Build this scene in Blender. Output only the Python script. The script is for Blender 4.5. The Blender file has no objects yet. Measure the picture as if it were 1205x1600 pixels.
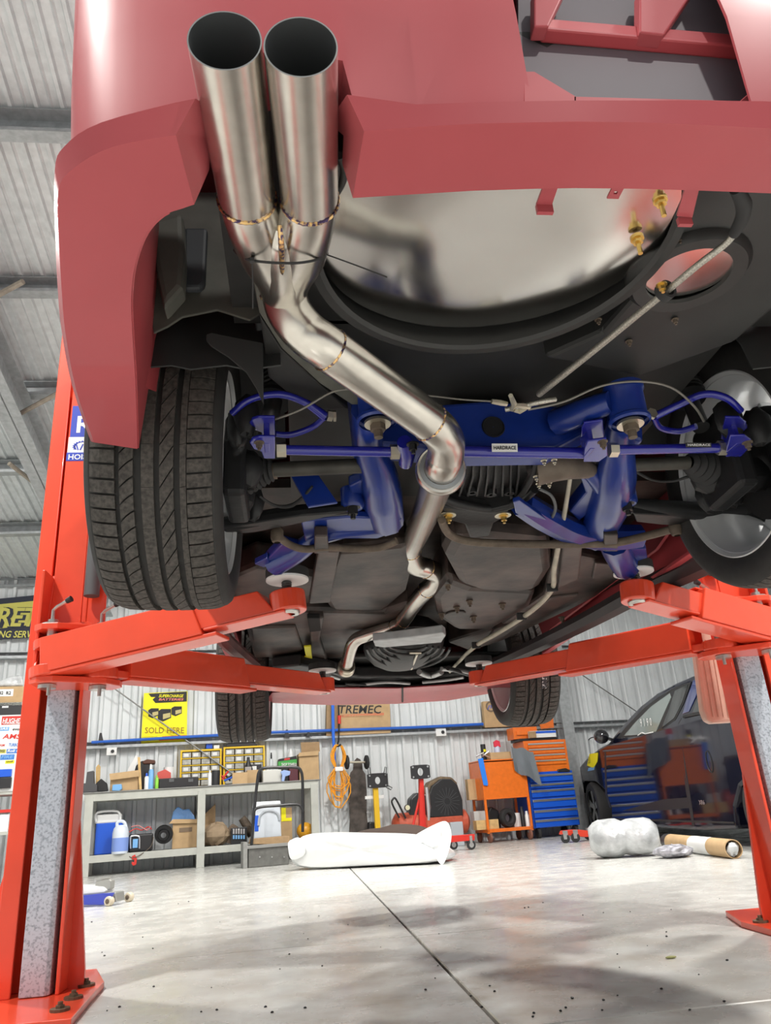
import bpy, bmesh, math, random
from mathutils import Vector, Matrix
random.seed(7)
R = math.radians
scene = bpy.context.scene
COL = scene.collection
# ------------------------------------------------------------ camera, world, lamps, exposure
FPX, PITCH, ROLL, YAW, CAMH = 1180.0, R(21.6), R(-4.08), R(7.39), 0.46
_F = Vector((math.sin(YAW)*math.cos(PITCH), math.cos(YAW)*math.cos(PITCH), math.sin(PITCH)))
_R0 = Vector((math.cos(YAW), -math.sin(YAW), 0)); _U0 = _R0.cross(_F)
_R = _R0*math.cos(ROLL)+_U0*math.sin(ROLL); _U = -_R0*math.sin(ROLL)+_U0*math.cos(ROLL)
EYE = Vector((0, 0, CAMH))
cd = bpy.data.cameras.new('camera'); cam = bpy.data.objects.new('camera', cd); COL.objects.link(cam)
cd.sensor_fit = 'VERTICAL'; cd.sensor_height = 24; cd.lens = 24*FPX/1600; cd.clip_start = .02
m = Matrix((( _R.x, _U.x, -_F.x, 0), (_R.y, _U.y, -_F.y, 0), (_R.z, _U.z, -_F.z, CAMH), (0, 0, 0, 1)))
cam.matrix_world = m; scene.camera = cam
vs = scene.view_settings; vs.view_transform = 'Standard'; vs.look = 'None'; vs.gamma = 1; vs.exposure = 0.38; vs.use_curve_mapping = False
w = bpy.data.worlds.new('daylight'); scene.world = w; w.use_nodes = True
bg = w.node_tree.nodes['Background']; bg.inputs[0].default_value = (.86, .93, 1, 1); bg.inputs[1].default_value = .34
def high_bay(x, y, z, power, size=.3):
    ld = bpy.data.lights.new('lamp_light', 'AREA'); ld.shape = 'DISK'; ld.size = size; ld.energy = power; ld.color = (1, .97, .92)
    o = bpy.data.objects.new('lamp_light', ld); COL.objects.link(o); o.location = (x, y, z)
    return o
LAMPS = [(-2.6, .3, 4.9, 215), (2.9, .3, 4.9, 215), (-2.8, 4.4, 4.6, 200), (.6, 6.6, 4.3, 200), (3.8, 4.6, 4.6, 200), (-1.5, 8.4, 4.1, 130), (4.2, 8.0, 4.2, 150), (2.2, -3.6, 5.0, 215)]
for l in LAMPS: high_bay(*l)

# ------------------------------------------------------------ helpers: rays, materials, meshes, things
def _ray(x, y): return _F + _R*((x-602.5)/FPX) - _U*((y-800)/FPX)
def atz(x, y, Z): d = _ray(x, y); return EYE + d*((Z-EYE.z)/d.z)
def aty(x, y, Y): d = _ray(x, y); return EYE + d*(Y/d.y)
def atx(x, y, X): d = _ray(x, y); return EYE + d*(X/d.x)
def depth(p): return (p-EYE).dot(_F)
# the shed's own frame: the back wall stands 9 degrees off the floor joints
WA = R(9.0); WU = Vector((math.cos(WA), math.sin(WA), 0)); WN = Vector((-math.sin(WA), math.cos(WA), 0)); W0 = Vector((-2.6, 10.25, 0))
def atw(x, y, off=0.0):      # a point of the plane parallel to the back wall, off metres in front of it
    d = _ray(x, y); return EYE + d*(((W0-WN*off)-EYE).dot(WN)/d.dot(WN))
def sp(px, p): return px*depth(p)/FPX   # pixels to metres at a point

MATS = {}
def mat(name, col, rough=.5, metal=0.0, var=.0, scale=20, bump=0.0, stretch=None, alpha=1, trans=0.0, emit=0, coat=0.0, col2=None, thresh=None, spec=None):
    if name in MATS: return MATS[name]
    m = bpy.data.materials.new(name); m.use_nodes = True; nt = m.node_tree; b = nt.nodes['Principled BSDF']
    b.inputs['Base Color'].default_value = (*col, 1); b.inputs['Roughness'].default_value = rough; b.inputs['Metallic'].default_value = metal
    if trans: b.inputs['Transmission Weight'].default_value = trans
    if alpha < 1: b.inputs['Alpha'].default_value = alpha
    if coat: b.inputs['Coat Weight'].default_value = coat; b.inputs['Coat Roughness'].default_value = .03
    if spec is not None: b.inputs['Specular IOR Level'].default_value = spec
    if var or bump or col2:
        tc = nt.nodes.new('ShaderNodeTexCoord'); mp = nt.nodes.new('ShaderNodeMapping'); n = nt.nodes.new('ShaderNodeTexNoise')
        nt.links.new(tc.outputs['Object'], mp.inputs[0]); nt.links.new(mp.outputs[0], n.inputs['Vector'])
        n.inputs['Scale'].default_value = scale; n.inputs['Detail'].default_value = 6
        if stretch: mp.inputs['Scale'].default_value = stretch
        if var or col2:
            r = nt.nodes.new('ShaderNodeValToRGB'); e = r.color_ramp.elements
            e[0].position, e[1].position = thresh or (.3, .7)
            e[0].color = (*[c*(1-var) for c in col], 1); e[1].color = (*(col2 or [min(1, c*(1+var)) for c in col]), 1)
            nt.links.new(n.outputs[0], r.inputs[0]); nt.links.new(r.outputs[0], b.inputs['Base Color'])
        if bump:
            bp = nt.nodes.new('ShaderNodeBump'); bp.inputs['Strength'].default_value = bump; bp.inputs['Distance'].default_value = .01
            nt.links.new(n.outputs[0], bp.inputs['Height']); nt.links.new(bp.outputs[0], b.inputs['Normal'])
    MATS[name] = m; return m

OFF = {}     # name of object -> world location of the thing it belongs to
class MB:
    def __init__(s): s.bm = bmesh.new()
    def _face(s, vs, mi=0):
        try:
            f = s.bm.faces.new(vs); f.material_index = mi; return f
        except ValueError: return None
    def verts(s, ps): return [s.bm.verts.new(p) for p in ps]
    def hexa(s, p, mi=0):    # 0-3 lower ring, 4-7 upper ring
        v = s.verts(p)
        for q in ((3, 2, 1, 0), (4, 5, 6, 7), (0, 1, 5, 4), (1, 2, 6, 5), (2, 3, 7, 6), (3, 0, 4, 7)): s._face([v[i] for i in q], mi)
        return s
    def box(s, c, size, rot=None, mi=0):
        c = Vector(c); hx, hy, hz = [a/2 for a in size]
        ps = [Vector(q) for q in ((-hx, -hy, -hz), (hx, -hy, -hz), (hx, hy, -hz), (-hx, hy, -hz), (-hx, -hy, hz), (hx, -hy, hz), (hx, hy, hz), (-hx, hy, hz))]
        if rot is not None: ps = [rot @ p for p in ps]
        return s.hexa([p+c for p in ps], mi)
    def prism(s, poly, v, mi=0, taper=1.0):    # polygon of points extruded along vector v
        v = Vector(v); a = [Vector(p) for p in poly]; c = sum(a, Vector())/len(a)
        lo = s.verts(a); hi = s.verts([c+(p-c)*taper+v for p in a]); n = len(a)
        s._face(lo[::-1], mi); s._face(hi, mi)
        for i in range(n): s._face([lo[i], lo[(i+1) % n], hi[(i+1) % n], hi[i]], mi)
        return s
    def ring(s, c, ax, r, n=16, ref=None):
        ax = ax.normalized(); u = ax.orthogonal().normalized() if ref is None else (ref-ax*ref.dot(ax)).normalized(); v = ax.cross(u)
        return [s.bm.verts.new(c+u*(r*math.cos(2*math.pi*i/n))+v*(r*math.sin(2*math.pi*i/n))) for i in range(n)]
    def skin(s, a, b, mi=0):
        n = len(a)
        for i in range(n): s._face([a[i], a[(i+1) % n], b[(i+1) % n], b[i]], mi)
    def cyl(s, p0, p1, r0, r1=None, n=16, caps=True, mi=0):
        p0, p1 = Vector(p0), Vector(p1); r1 = r0 if r1 is None else r1; ax = p1-p0; ref = ax.orthogonal()
        a = s.ring(p0, ax, r0, n, ref); b = s.ring(p1, ax, r1, n, ref); s.skin(a, b, mi)
        if caps: s._face(a[::-1], mi); s._face(b, mi)
        return s
    def tube(s, pts, r, n=12, caps=True, smooth=0, mi=0):
        pts = [Vector(p) for p in pts]; rs = list(r) if hasattr(r, '__len__') else [r]*len(pts)
        if smooth:
            q, qr = [], []
            for i in range(len(pts)-1):
                p0 = pts[max(i-1, 0)]; p1 = pts[i]; p2 = pts[i+1]; p3 = pts[min(i+2, len(pts)-1)]
                for k in range(smooth):
                    t = k/smooth
                    q.append(.5*((2*p1)+(p2-p0)*t+(2*p0-5*p1+4*p2-p3)*t*t+(3*p1-p0-3*p2+p3)*t**3)); qr.append(rs[i]*(1-t)+rs[i+1]*t)
            q.append(pts[-1]); qr.append(rs[-1]); pts, rs = q, qr
        prev = None; ref = (pts[1]-pts[0]).orthogonal(); first = None
        for i, p in enumerate(pts):
            t = (pts[min(i+1, len(pts)-1)]-pts[max(i-1, 0)])
            if t.length < 1e-9: continue
            t.normalize(); ref = ref-t*ref.dot(t)
            if ref.length < 1e-6: ref = t.orthogonal()
            cur = s.ring(p, t, rs[i], n, ref)
            if prev: s.skin(prev, cur, mi)
            else: first = cur
            prev = cur
        if caps: s._face(first[::-1], mi); s._face(prev, mi)
        return s
    def lathe(s, prof, c, ax=(0, 0, 1), n=32, mi=0, closed=False):    # prof: (radius, along axis)
        c, ax = Vector(c), Vector(ax).normalized(); ref = ax.orthogonal(); prev = None; rings = []
        for r_, h in prof:
            cur = s.ring(c+ax*h, ax, max(r_, 1e-4), n, ref)
            if prev: s.skin(prev, cur, mi)
            prev = cur; rings.append(cur)
        if closed: s.skin(prev, rings[0], mi)
        return s
    def grid(s, rows, mi=0, close=False):      # rows of equal numbers of points
        vr = [s.verts(r_) for r_ in rows]
        for a, b in zip(vr, vr[1:]):
            for i in range(len(a)-1): s._face([a[i], a[i+1], b[i+1], b[i]], mi)
            if close: s._face([a[-1], a[0], b[0], b[-1]], mi)
        return s
    def ball(s, c, rx, ry=None, rz=None, n=12, mi=0, jit=0, rot=None):
        ry = ry or rx; rz = rz or rx; c = Vector(c); rows = []
        for i in range(n//2+1):
            ph = math.pi*i/(n//2); row = []
            for k in range(n):
                a = 2*math.pi*k/n; j = 1+random.uniform(-jit, jit)
                p = Vector((rx*math.sin(ph)*math.cos(a)*j, ry*math.sin(ph)*math.sin(a)*j, -rz*math.cos(ph)*j))
                row.append(c+((rot @ p) if rot else p))
            rows.append(row)
        return s.grid(rows, mi, True)
    def build(s, name, m, parent=None, smooth=False, bevel=0, solid=0, sub=0, seg=2, weld=True, flat_angle=40):
        bm = s.bm
        if weld: bmesh.ops.remove_doubles(bm, verts=bm.verts, dist=1e-5)
        bmesh.ops.recalc_face_normals(bm, faces=bm.faces)
        off = OFF.get(parent.name, Vector()) if parent else Vector()
        for v in bm.verts: v.co -= off
        me = bpy.data.meshes.new(name); bm.to_mesh(me); bm.free()
        for x in (m if isinstance(m, (list, tuple)) else [m]): me.materials.append(x)
        o = bpy.data.objects.new(name, me); COL.objects.link(o)
        if parent: o.parent = parent; OFF[o.name] = off
        if smooth:
            for p in me.polygons: p.use_smooth = True
            me.set_sharp_from_angle(angle=R(flat_angle))
        if sub: d = o.modifiers.new('sub', 'SUBSURF'); d.levels = sub; d.render_levels = sub
        if solid: d = o.modifiers.new('solid', 'SOLIDIFY'); d.thickness = solid; d.offset = 0
        if solid and smooth: d = o.modifiers.new('split', 'EDGE_SPLIT'); d.split_angle = R(50)
        if bevel: d = o.modifiers.new('bevel', 'BEVEL'); d.width = bevel; d.segments = seg; d.limit_method = 'ANGLE'; d.angle_limit = R(35)
        return o
def thing(name, label, cat, loc, group=None):
    o = bpy.data.objects.new(name, None); COL.objects.link(o); o.location = loc; o.empty_display_size = .1
    o['label'] = label; o['category'] = cat
    if group: o['group'] = group
    OFF[o.name] = Vector(loc); return o
def tag(o, label, cat, group=None):
    o['label'] = label; o['category'] = cat
    if group: o['group'] = group
    return o
def lab(o, label): o['label'] = label; return o
def struct(o): o['kind'] = 'structure'; return o
def stuff(o): o['kind'] = 'stuff'; return o
def text(body, name, m, parent, origin, right, up, size, extr=.0006, align='LEFT', fit=None, shear=0, bold=0):
    """flat print: real letters laid on a surface"""
    cu = bpy.data.curves.new(name, 'FONT'); cu.body = body; cu.size = 1; cu.align_x = align; cu.shear = shear; cu.offset = bold; cu.resolution_u = 2
    t = bpy.data.objects.new('t', cu); COL.objects.link(t)
    dg = bpy.context.evaluated_depsgraph_get(); me = bpy.data.meshes.new_from_object(t.evaluated_get(dg)); bpy.data.objects.remove(t)
    right = Vector(right).normalized(); up = Vector(up).normalized(); n = right.cross(up)
    xs = [v.co.x for v in me.vertices]; w_ = max(xs)-min(xs); x0 = min(xs); k = fit/w_ if fit else size
    off = OFF.get(parent.name, Vector()) if parent else Vector(); origin = Vector(origin)
    for v in me.vertices:
        v.co = origin+right*((v.co.x-(x0 if fit else 0))*k)+up*(v.co.y*size)+n*extr-off
    me.name = name; me.materials.append(m); o = bpy.data.objects.new(name, me); COL.objects.link(o)
    if parent: o.parent = parent; OFF[o.name] = off
    return o
def rotz(a): return Matrix.Rotation(a, 3, 'Z')
# ------------------------------------------------------------ the shed: floor slabs, clad walls, roof
def concrete():
    m = mat('painted_concrete', (.66, .66, .63), .22, var=.0)
    nt = m.node_tree; b = nt.nodes['Principled BSDF']; tc = nt.nodes.new('ShaderNodeTexCoord')
    def noise(sc, lo, hi, det=8, stretch=None):
        mp = nt.nodes.new('ShaderNodeMapping'); n = nt.nodes.new('ShaderNodeTexNoise'); r = nt.nodes.new('ShaderNodeMapRange')
        n.inputs['Scale'].default_value = sc; n.inputs['Detail'].default_value = det
        if stretch: mp.inputs['Scale'].default_value = stretch
        nt.links.new(tc.outputs['Object'], mp.inputs[0]); nt.links.new(mp.outputs[0], n.inputs['Vector']); nt.links.new(n.outputs[0], r.inputs[0])
        r.inputs[1].default_value = lo; r.inputs[2].default_value = hi; return r.outputs[0]
    def mix(fac, a, bcol, k):
        x = nt.nodes.new('ShaderNodeMix'); x.data_type = 'RGBA'; mu = nt.nodes.new('ShaderNodeMath'); mu.operation = 'MULTIPLY'; mu.inputs[1].default_value = k
        nt.links.new(fac, mu.inputs[0]); nt.links.new(mu.outputs[0], x.inputs[0])
        if isinstance(a, tuple): x.inputs[6].default_value = (*a, 1)
        else: nt.links.new(a, x.inputs[6])
        x.inputs[7].default_value = (*bcol, 1); return x.outputs[2]
    c = mix(noise(1.1, .45, .7), (.60, .60, .57), (.42, .42, .40), .5)
    c = mix(noise(9, .58, .75), c, (.40, .38, .34), .28)
    c = mix(noise(120, .66, .74, 3), c, (.14, .12, .10), .6)
    # noisy brown ellipse in the middle of the bay, fading outwards
    gr = nt.nodes.new('ShaderNodeTexGradient'); gr.gradient_type = 'SPHERICAL'; mp = nt.nodes.new('ShaderNodeMapping')
    mp.inputs['Location'].default_value = (-.5*.8, -2.4*.62, 0); mp.inputs['Scale'].default_value = (.8, .62, 1)
    nt.links.new(tc.outputs['Object'], mp.inputs[0]); nt.links.new(mp.outputs[0], gr.inputs[0])
    mu = nt.nodes.new('ShaderNodeMath'); mu.operation = 'MULTIPLY'; nt.links.new(gr.outputs[1], mu.inputs[0]); nt.links.new(noise(5, .35, .65), mu.inputs[1])
    c = mix(mu.outputs[0], c, (.30, .26, .21), 1.1)
    nt.links.new(c, b.inputs['Base Color']); nt.links.new(noise(7, .0, 2.0), b.inputs['Roughness'])
    return m
CONC = concrete()
JX, JY1, JY2 = .43, 1.93, 3.345
fl = MB(); fl.box((1, 4, -.16), (18, 20, .1)); fl = struct(fl.build('floor', mat('joint_dirt', (.05, .045, .04), .9)))
OFF['floor'] = Vector()
for x0, x1 in ((-8, JX-.005), (JX+.005, 10)):
    for y0, y1 in ((-6, JY1-.003), (JY1+.003, JY2-.002), (JY2+.002, 14)):
        b = MB(); b.box(((x0+x1)/2, (y0+y1)/2, -.055), (x1-x0, y1-y0, .11)); b.build('slab', CONC, fl, bevel=.003, seg=1)

CLAD = mat('white_cladding', (.68, .71, .72), .45, var=.06, scale=3)
ZINC = mat('zincalume_roof', (.62, .65, .66), .42, .1, var=.1, scale=14)
STEEL = mat('galvanised_steel', (.42, .44, .45), .5, .5, var=.15, scale=20)
def profile(length, pitch, d):
    out = []; n = int(length/pitch)
    for i in range(n):
        s = i*pitch
        out += [(s, 0), (s+pitch*.34, 0), (s+pitch*.42, d*.35), (s+pitch*.50, 0), (s+pitch*.74, 0), (s+pitch*.80, d), (s+pitch*.94, d)]
    return out
def clad_wall(name, p0, u, n, length, h):
    b = MB(); u = Vector(u); n = Vector(n); pr = profile(length, .235, .048)
    b.grid([[Vector(p0)+u*s-n*q+Vector((0, 0, z)) for s, q in pr] for z in (0, h)])
    return struct(b.build(name, CLAD, solid=.002))
clad_wall('wall_back', W0-WU*6, WU, WN, 18, 4.6)
clad_wall('wall_left', (-7.5, -4, 0), (0, 1, 0), (-1, 0, 0), 13.5, 6.4)
clad_wall('wall_right', (8.5, -4, 0), (0, 1, 0), (1, 0, 0), 16.5, 6.4)
PT = atw(50, 905); SL = math.tan(R(13))
def roofz(y): return PT.z+SL*(PT.y-y)
def onroof(px, py, below=0.0):
    d = _ray(px, py); k = (PT.z-below+SL*PT.y-EYE.z)/(d.z+SL*d.y); return EYE+d*k
b = MB(); pr = profile(17, .17, -.032)
b.grid([[Vector((-7.6+s, y, roofz(y)+q)) for s, q in pr] for y in (-4.2, PT.y+3)])
struct(b.build('ceiling', ZINC, solid=.002))
def roof_beam(y, hgt, wid, name):
    b = MB(); z = roofz(y)-.03
    b.box((.5, y, z-hgt/2), (16, .006, hgt)); b.box((.5, y-wid/2, z-.004), (16, wid, .006)); b.box((.5, y-wid/2, z-hgt), (16, wid, .008)); b.box((.5, y-wid, z-hgt+.012), (16, .005, .024))
    return struct(b.build(name, STEEL))
k = 1
for py, hgt in ((200, .2), (455, .14), (614, .14), (733, .14), (829, .14)):
    roof_beam(onroof(50, py, .1).y, hgt, .1, 'trim_%d' % k); k += 1
roof_beam(PT.y-.05, .10, .06, 'trim_%d' % k); k += 1
p = onroof(42, 650, .25); b = MB()
sx = Vector((0, -1, SL)).normalized(); nn = Vector((0, SL, 1)).normalized()
for off, sz in ((0, (.2, .012)), (-.3, (.2, .012))):
    q = [p+nn*off+Vector((s*sz[0]/2, 0, 0))+sx*t for t in (-3.6, 9) for s in (-1, 1)]
    b.prism([q[0], q[1], q[3], q[2]], nn*.012)
q = [p+sx*-3.6, p+sx*9, p+sx*9+nn*-.3, p+sx*-3.6+nn*-.3]; b.prism(q, (.012, 0, 0))
struct(b.build('trim_%d' % k, STEEL)); k += 1
BRN = mat('dusty_brace', (.30, .26, .21), .7, var=.2)
for pts in (((-25, 638), (30, 647), (112, 603)), ((14, 724), (68, 766)), ((-20, 470), (36, 440))):
    b = MB(); P = [onroof(x, y, .42) for x, y in pts]; b.tube(P, .022, 8); struct(b.build('trim_%d' % k, BRN, smooth=True)); k += 1
# wall girts (right through, both sides of the posts)
def girt(px, py, x0, x1, h, d, name):
    p = atw(px, py, .05); s = (p-W0).dot(WU); c = W0+WU*((x0+x1)/2)-WN*(.045+d/2); c.z = p.z
    b = MB(); b.box(c-WN*0+Vector((0, 0, -h/2)), (x1-x0, d, .008), rotz(WA)); b.box(c+WN*(d/2)+Vector((0, 0, 0)), (x1-x0, .006, h), rotz(WA)); b.box(c-WN*(d/2)+Vector((0, 0, -h/2+.015)), (x1-x0, .006, .03), rotz(WA)); b.box(c+Vector((0, 0, h/2)), (x1-x0, d, .006), rotz(WA))
    return struct(b.build(name, STEEL))
girt(460, 1152, -6, 9.4, .075, .10, 'trim_%d' % k); k += 1
girt(600, 1018, -6, 9.4, .075, .10, 'trim_%d' % k); k += 1
# wall column
p = atw(878, 1100, .22); b = MB(); zc = 2.25
for o_ in (-.1, .1): b.box(p*1+WN*o_+Vector((0, 0, zc-p.z)), (.17, .012, 4.5), rotz(WA))
b.box(p+Vector((0, 0, zc-p.z)), (.01, .2, 4.5), rotz(WA)); struct(b.build('trim_%d' % k, STEEL)); k += 1
p = atw(862, 1100, .06); b = MB(); b.box(p+Vector((0, 0, zc-p.z)), (.05, .05, 4.5), rotz(WA)); struct(b.build('trim_%d' % k, STEEL)); k += 1
for a, c in (((900, 1048), (1010, 1122)), ((165, 1066), (372, 1215))):
    b = MB(); b.tube([atw(*a, .16), atw(*c, .16)], .009, 8); struct(b.build('trim_%d' % k, mat('brace_rod', (.25, .25, .24), .5, .5), smooth=True)); k += 1
# ------------------------------------------------------------ the two-post hoist
RED = mat('hoist_orange_red', (.80, .075, .03), .30, var=.10, scale=4, coat=.3)
GALV = mat('spangled_galvanised', (.40, .44, .50), .38, .45, var=.16, scale=130, col2=(.58, .62, .68), thresh=(.36, .52))
BLK = mat('black_rubber', (.022, .022, .023), .75)
DGREY = mat('grey_rubber', (.10, .105, .11), .7)
PIN = mat('bright_pin', (.55, .54, .50), .3, .9)
BOLT = mat('rusty_bolt', (.16, .11, .07), .6, .6)
WHT = mat('white_paint', (.8, .8, .79), .5)
BLU = mat('print_blue', (.02, .05, .42), .4)
MX = .445
def hoist(side, label):
    S = lambda x: x if side < 0 else 2*MX-x
    V = lambda x, y, z: Vector((S(x), y, z))
    t = thing('two_post_hoist', label, 'car hoist', (S(-.81), 2.84, 0), 'two posts of the orange hoist')
    def bx(b, x0, x1, y0, y1, z0, z1): a, c = sorted((S(x0), S(x1))); return b.box(((a+c)/2, (y0+y1)/2, (z0+z1)/2), (c-a, y1-y0, z1-z0))
    # base plate with anchor bolts and gussets
    b = MB(); pl = [(-.600, 2.36), (-.620, 2.62), (-.635, 2.86), (-.72, 3.12), (-1.06, 3.12), (-1.06, 2.36)]
    b.prism([V(x, y, 0) for x, y in pl], (0, 0, .02)); bp = b.build('base_plate', RED, t, bevel=.002)
    for x, y in ((-.66, 2.47), (-.665, 2.62), (-.675, 2.8), (-.86, 2.44), (-1.0, 2.44)):
        b = MB(); b.cyl(V(x, y, .02), V(x, y, .027), .026, n=12); b.cyl(V(x, y, .026), V(x, y, .034), .013, n=6); b.cyl(V(x, y, .034), V(x, y, .042), .007, n=8); b.build('anchor_bolt', BOLT, bp)
    # C-shaped column
    b = MB(); H = 3.7
    bx(b, -.923, -.911, 2.70, 2.80, .02, H); bx(b, -.740, -.728, 2.70, 2.80, .02, H); bx(b, -.911, -.740, 2.788, 2.80, .02, H)
    bx(b, -.911, -.867, 2.70, 2.712, .02, H)
    b.build('column', RED, t, bevel=.003)
    b = MB(); b.prism([V(-.728, 2.788, .02), V(-.68, 2.788, .02), V(-.68, 2.788, .07), V(-.728, 2.788, .50)], (0, .012, 0))
    b.prism([V(-.923, 2.80, .02), V(-1.02, 2.80, .02), V(-1.02, 2.80, .06), V(-.923, 2.80, .5)], (0, .012, 0)); b.build('gusset', RED, t)
    b = MB(); b.prism([V(x, y, .022) for x, y in ((-.840, 2.69), (-.766, 2.687), (-.754, 2.70), (-.754, 2.785), (-.840, 2.785))], (0, 0, 1.3)); b.build('chain_cover', GALV, t, bevel=.002)
    # carriage
    zb = .925; b = MB()
    bx(b, -.845, -.745, 2.655, 2.75, zb+.02, 2.15); bx(b, -.745, -.725, 2.655, 2.69, zb+.02, 2.15); bx(b, -.856, -.845, 2.56, 2.75, zb, 1.30)
    b.prism([V(-.725, 2.655, zb+.1), V(-.665, 2.66, zb+.1), V(-.665, 2.66, 1.27), V(-.680, 2.66, 1.30), V(-.725, 2.66, 1.33)], (0, .014, 0))
    for z0, z1 in ((zb-.012, zb+.008), (1.085, 1.105)):
        b.prism([V(x, y, z0) for x, y in ((-.855, 2.70), (-.855, 2.54), (-.825, 2.515), (-.775, 2.515), (-.63, 2.60), (-.60, 2.66), (-.60, 2.70), (-.64, 2.74))], (0, 0, z1-z0))
    b.prism([V(-.852, 2.53, zb), V(-.852, 2.70, zb), V(-.852, 2.70, 1.3), V(-.852, 2.66, 1.31), V(-.852, 2.62, 1.1)], ((S(-.842)-S(-.852)), 0, 0))
    b.prism([V(-.77, 2.53, 1.105), V(-.75, 2.53, 1.085), V(-.62, 2.60, 1.06), V(-.62, 2.60, 1.085), V(-.70, 2.58, 1.12)], (0, .012, .0))
    ca = b.build('carriage', RED, t, bevel=.003)
    b = MB(); b.cyl(V(-.705, 2.625, 1.22), V(-.705, 2.625, 2.0), .026, n=16); b.build('door_guard_pad', DGREY, t, smooth=True)
    for (x, y) in ((-.805, 2.565), (-.665, 2.635)):
        b = MB(); b.cyl(V(x, y, zb-.02), V(x, y, 1.125), .017, n=16); b.cyl(V(x, y, zb-.026), V(x, y, zb-.014), .028, n=20); b.cyl(V(x, y, 1.105), V(x, y, 1.112), .034, n=20)
        b.cyl(V(x+.012, y-.02, zb-.05), V(x+.012, y-.02, zb-.014), .006, n=8); b.build('pivot_pin', PIN, t, smooth=True)
        b = MB(); b.tube([V(x, y-.01, 1.112), V(x, y-.01, 1.155), V(x+.012, y-.015, 1.166), V(x+.05, y-.03, 1.182)], .006, 8); h = b.build('lock_lever', PIN, t, smooth=True)
        b = MB(); b.tube([V(x+.045, y-.028, 1.180), V(x+.062, y-.034, 1.187)], [.0085, .0105], 10); b.build('lever_knob', BLK, h, smooth=True)
    return t, V, ca
def arm(t, piv, pad, split, ztop, wd=(.105, .082), hh=(.115, .078), first=.04):
    """telescopic arm from the pivot to the lifting pad, rising a little"""
    piv, pad = Vector(piv), Vector(pad); d = pad-piv; L = d.length; d.normalize(); s = d.cross(Vector((0, 0, 1))).normalized(); u = s.cross(d)
    P = lambda a, b_, c: piv+d*a+s*b_+u*c
    def boxx(b, a0, a1, w_, c0, c1, cut=0):
        b.hexa([P(a0, -w_/2, c0), P(a1, -w_/2, c0), P(a1, w_/2, c0), P(a0, w_/2, c0), P(a0, -w_/2, c1), P(a1-cut, -w_/2, c1), P(a1-cut, w_/2, c1), P(a0, w_/2, c1)])
    e = L*split; H = hh[0]; b = MB(); boxx(b, first, e, wd[0], -H/2, H/2, .035); boxx(b, first, e+.045, wd[0]-.01, -H/2-.012, -H/2)
    boxx(b, first+.02, e-.02, .05, H/2, H/2+.008); b.cyl(P(0, 0, -H/2-.01), P(0, 0, -H/2+.025), .062, n=24); b.cyl(P(0, 0, H/2-.03), P(0, 0, H/2), .05, n=24)
    boxx(b, .0, first+.03, .06, H/2-.03, H/2); boxx(b, 0, first+.03, .08, -H/2-.006, -H/2+.02)
    o = b.build('lift_arm', RED, t, bevel=.004)
    h = hh[1]; b = MB(); boxx(b, e-.1, L-.03, wd[1], -h/2, h/2, .05); b.cyl(P(L, 0, -h/2), P(L, 0, h/2-.015), .055, n=24); boxx(b, e, L, wd[1]+.012, -h/2-.008, -h/2); b.build('arm_extension', RED, o, bevel=.004)
    b = MB(); b.lathe([(.018, -.001), (.03, -.001), (.033, .004), (.033, .008)], P(L, 0, -h/2-.006), (0, 0, 1), 24); b.build('socket_ring', PIN, o, smooth=True)
    b = MB(); z0 = P(L, 0, h/2-.015)
    q = [( .0165 if i % 2 else .0145, i*.0035) for i in range(int((ztop-z0.z)/.0035))]; b.lathe(q, z0, (0, 0, 1), 16); b.build('pad_screw', mat('dark_thread', (.07, .07, .07), .45, .7), o, smooth=True)
    b = MB(); b.cyl((pad.x, pad.y, ztop-.002), (pad.x, pad.y, ztop+.004), .066, n=32); b.build('pad_plate', WHT, o)
    b = MB(); b.cyl((pad.x, pad.y, ztop+.004), (pad.x, pad.y, ztop+.034), .067, n=32); b.build('lift_pad', BLK, o, bevel=.003); return o
HL, VL, caL = hoist(-1, 'orange-red hoist post on the left side of the car with blue and white hoist sticker')
HR, VR, caR = hoist(1, 'orange-red hoist post on the right in front of the dark blue ute')
a_rl = atz(449, 906, 1.15); a_rr = atz(990, 894, 1.15); a_fl = atz(504, 1047, 1.11); a_fr = atz(748, 1036, 1.11)
arm(HL, (-.805, 2.565, 1.0), (a_rl.x, a_rl.y, 1.085), .68, 1.148, first=.0)
arm(HL, (-.665, 2.635, 1.0), (a_fl.x, a_fl.y, 1.045), .55, 1.105, first=.09)
arm(HR, (2*MX+.805, 2.565, 1.0), (a_rr.x, a_rr.y, 1.085), .62, 1.148, first=.0)
arm(HR, (2*MX+.665, 2.635, 1.0), (a_fr.x, a_fr.y, 1.045), .55, 1.105, first=.09)
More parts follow.
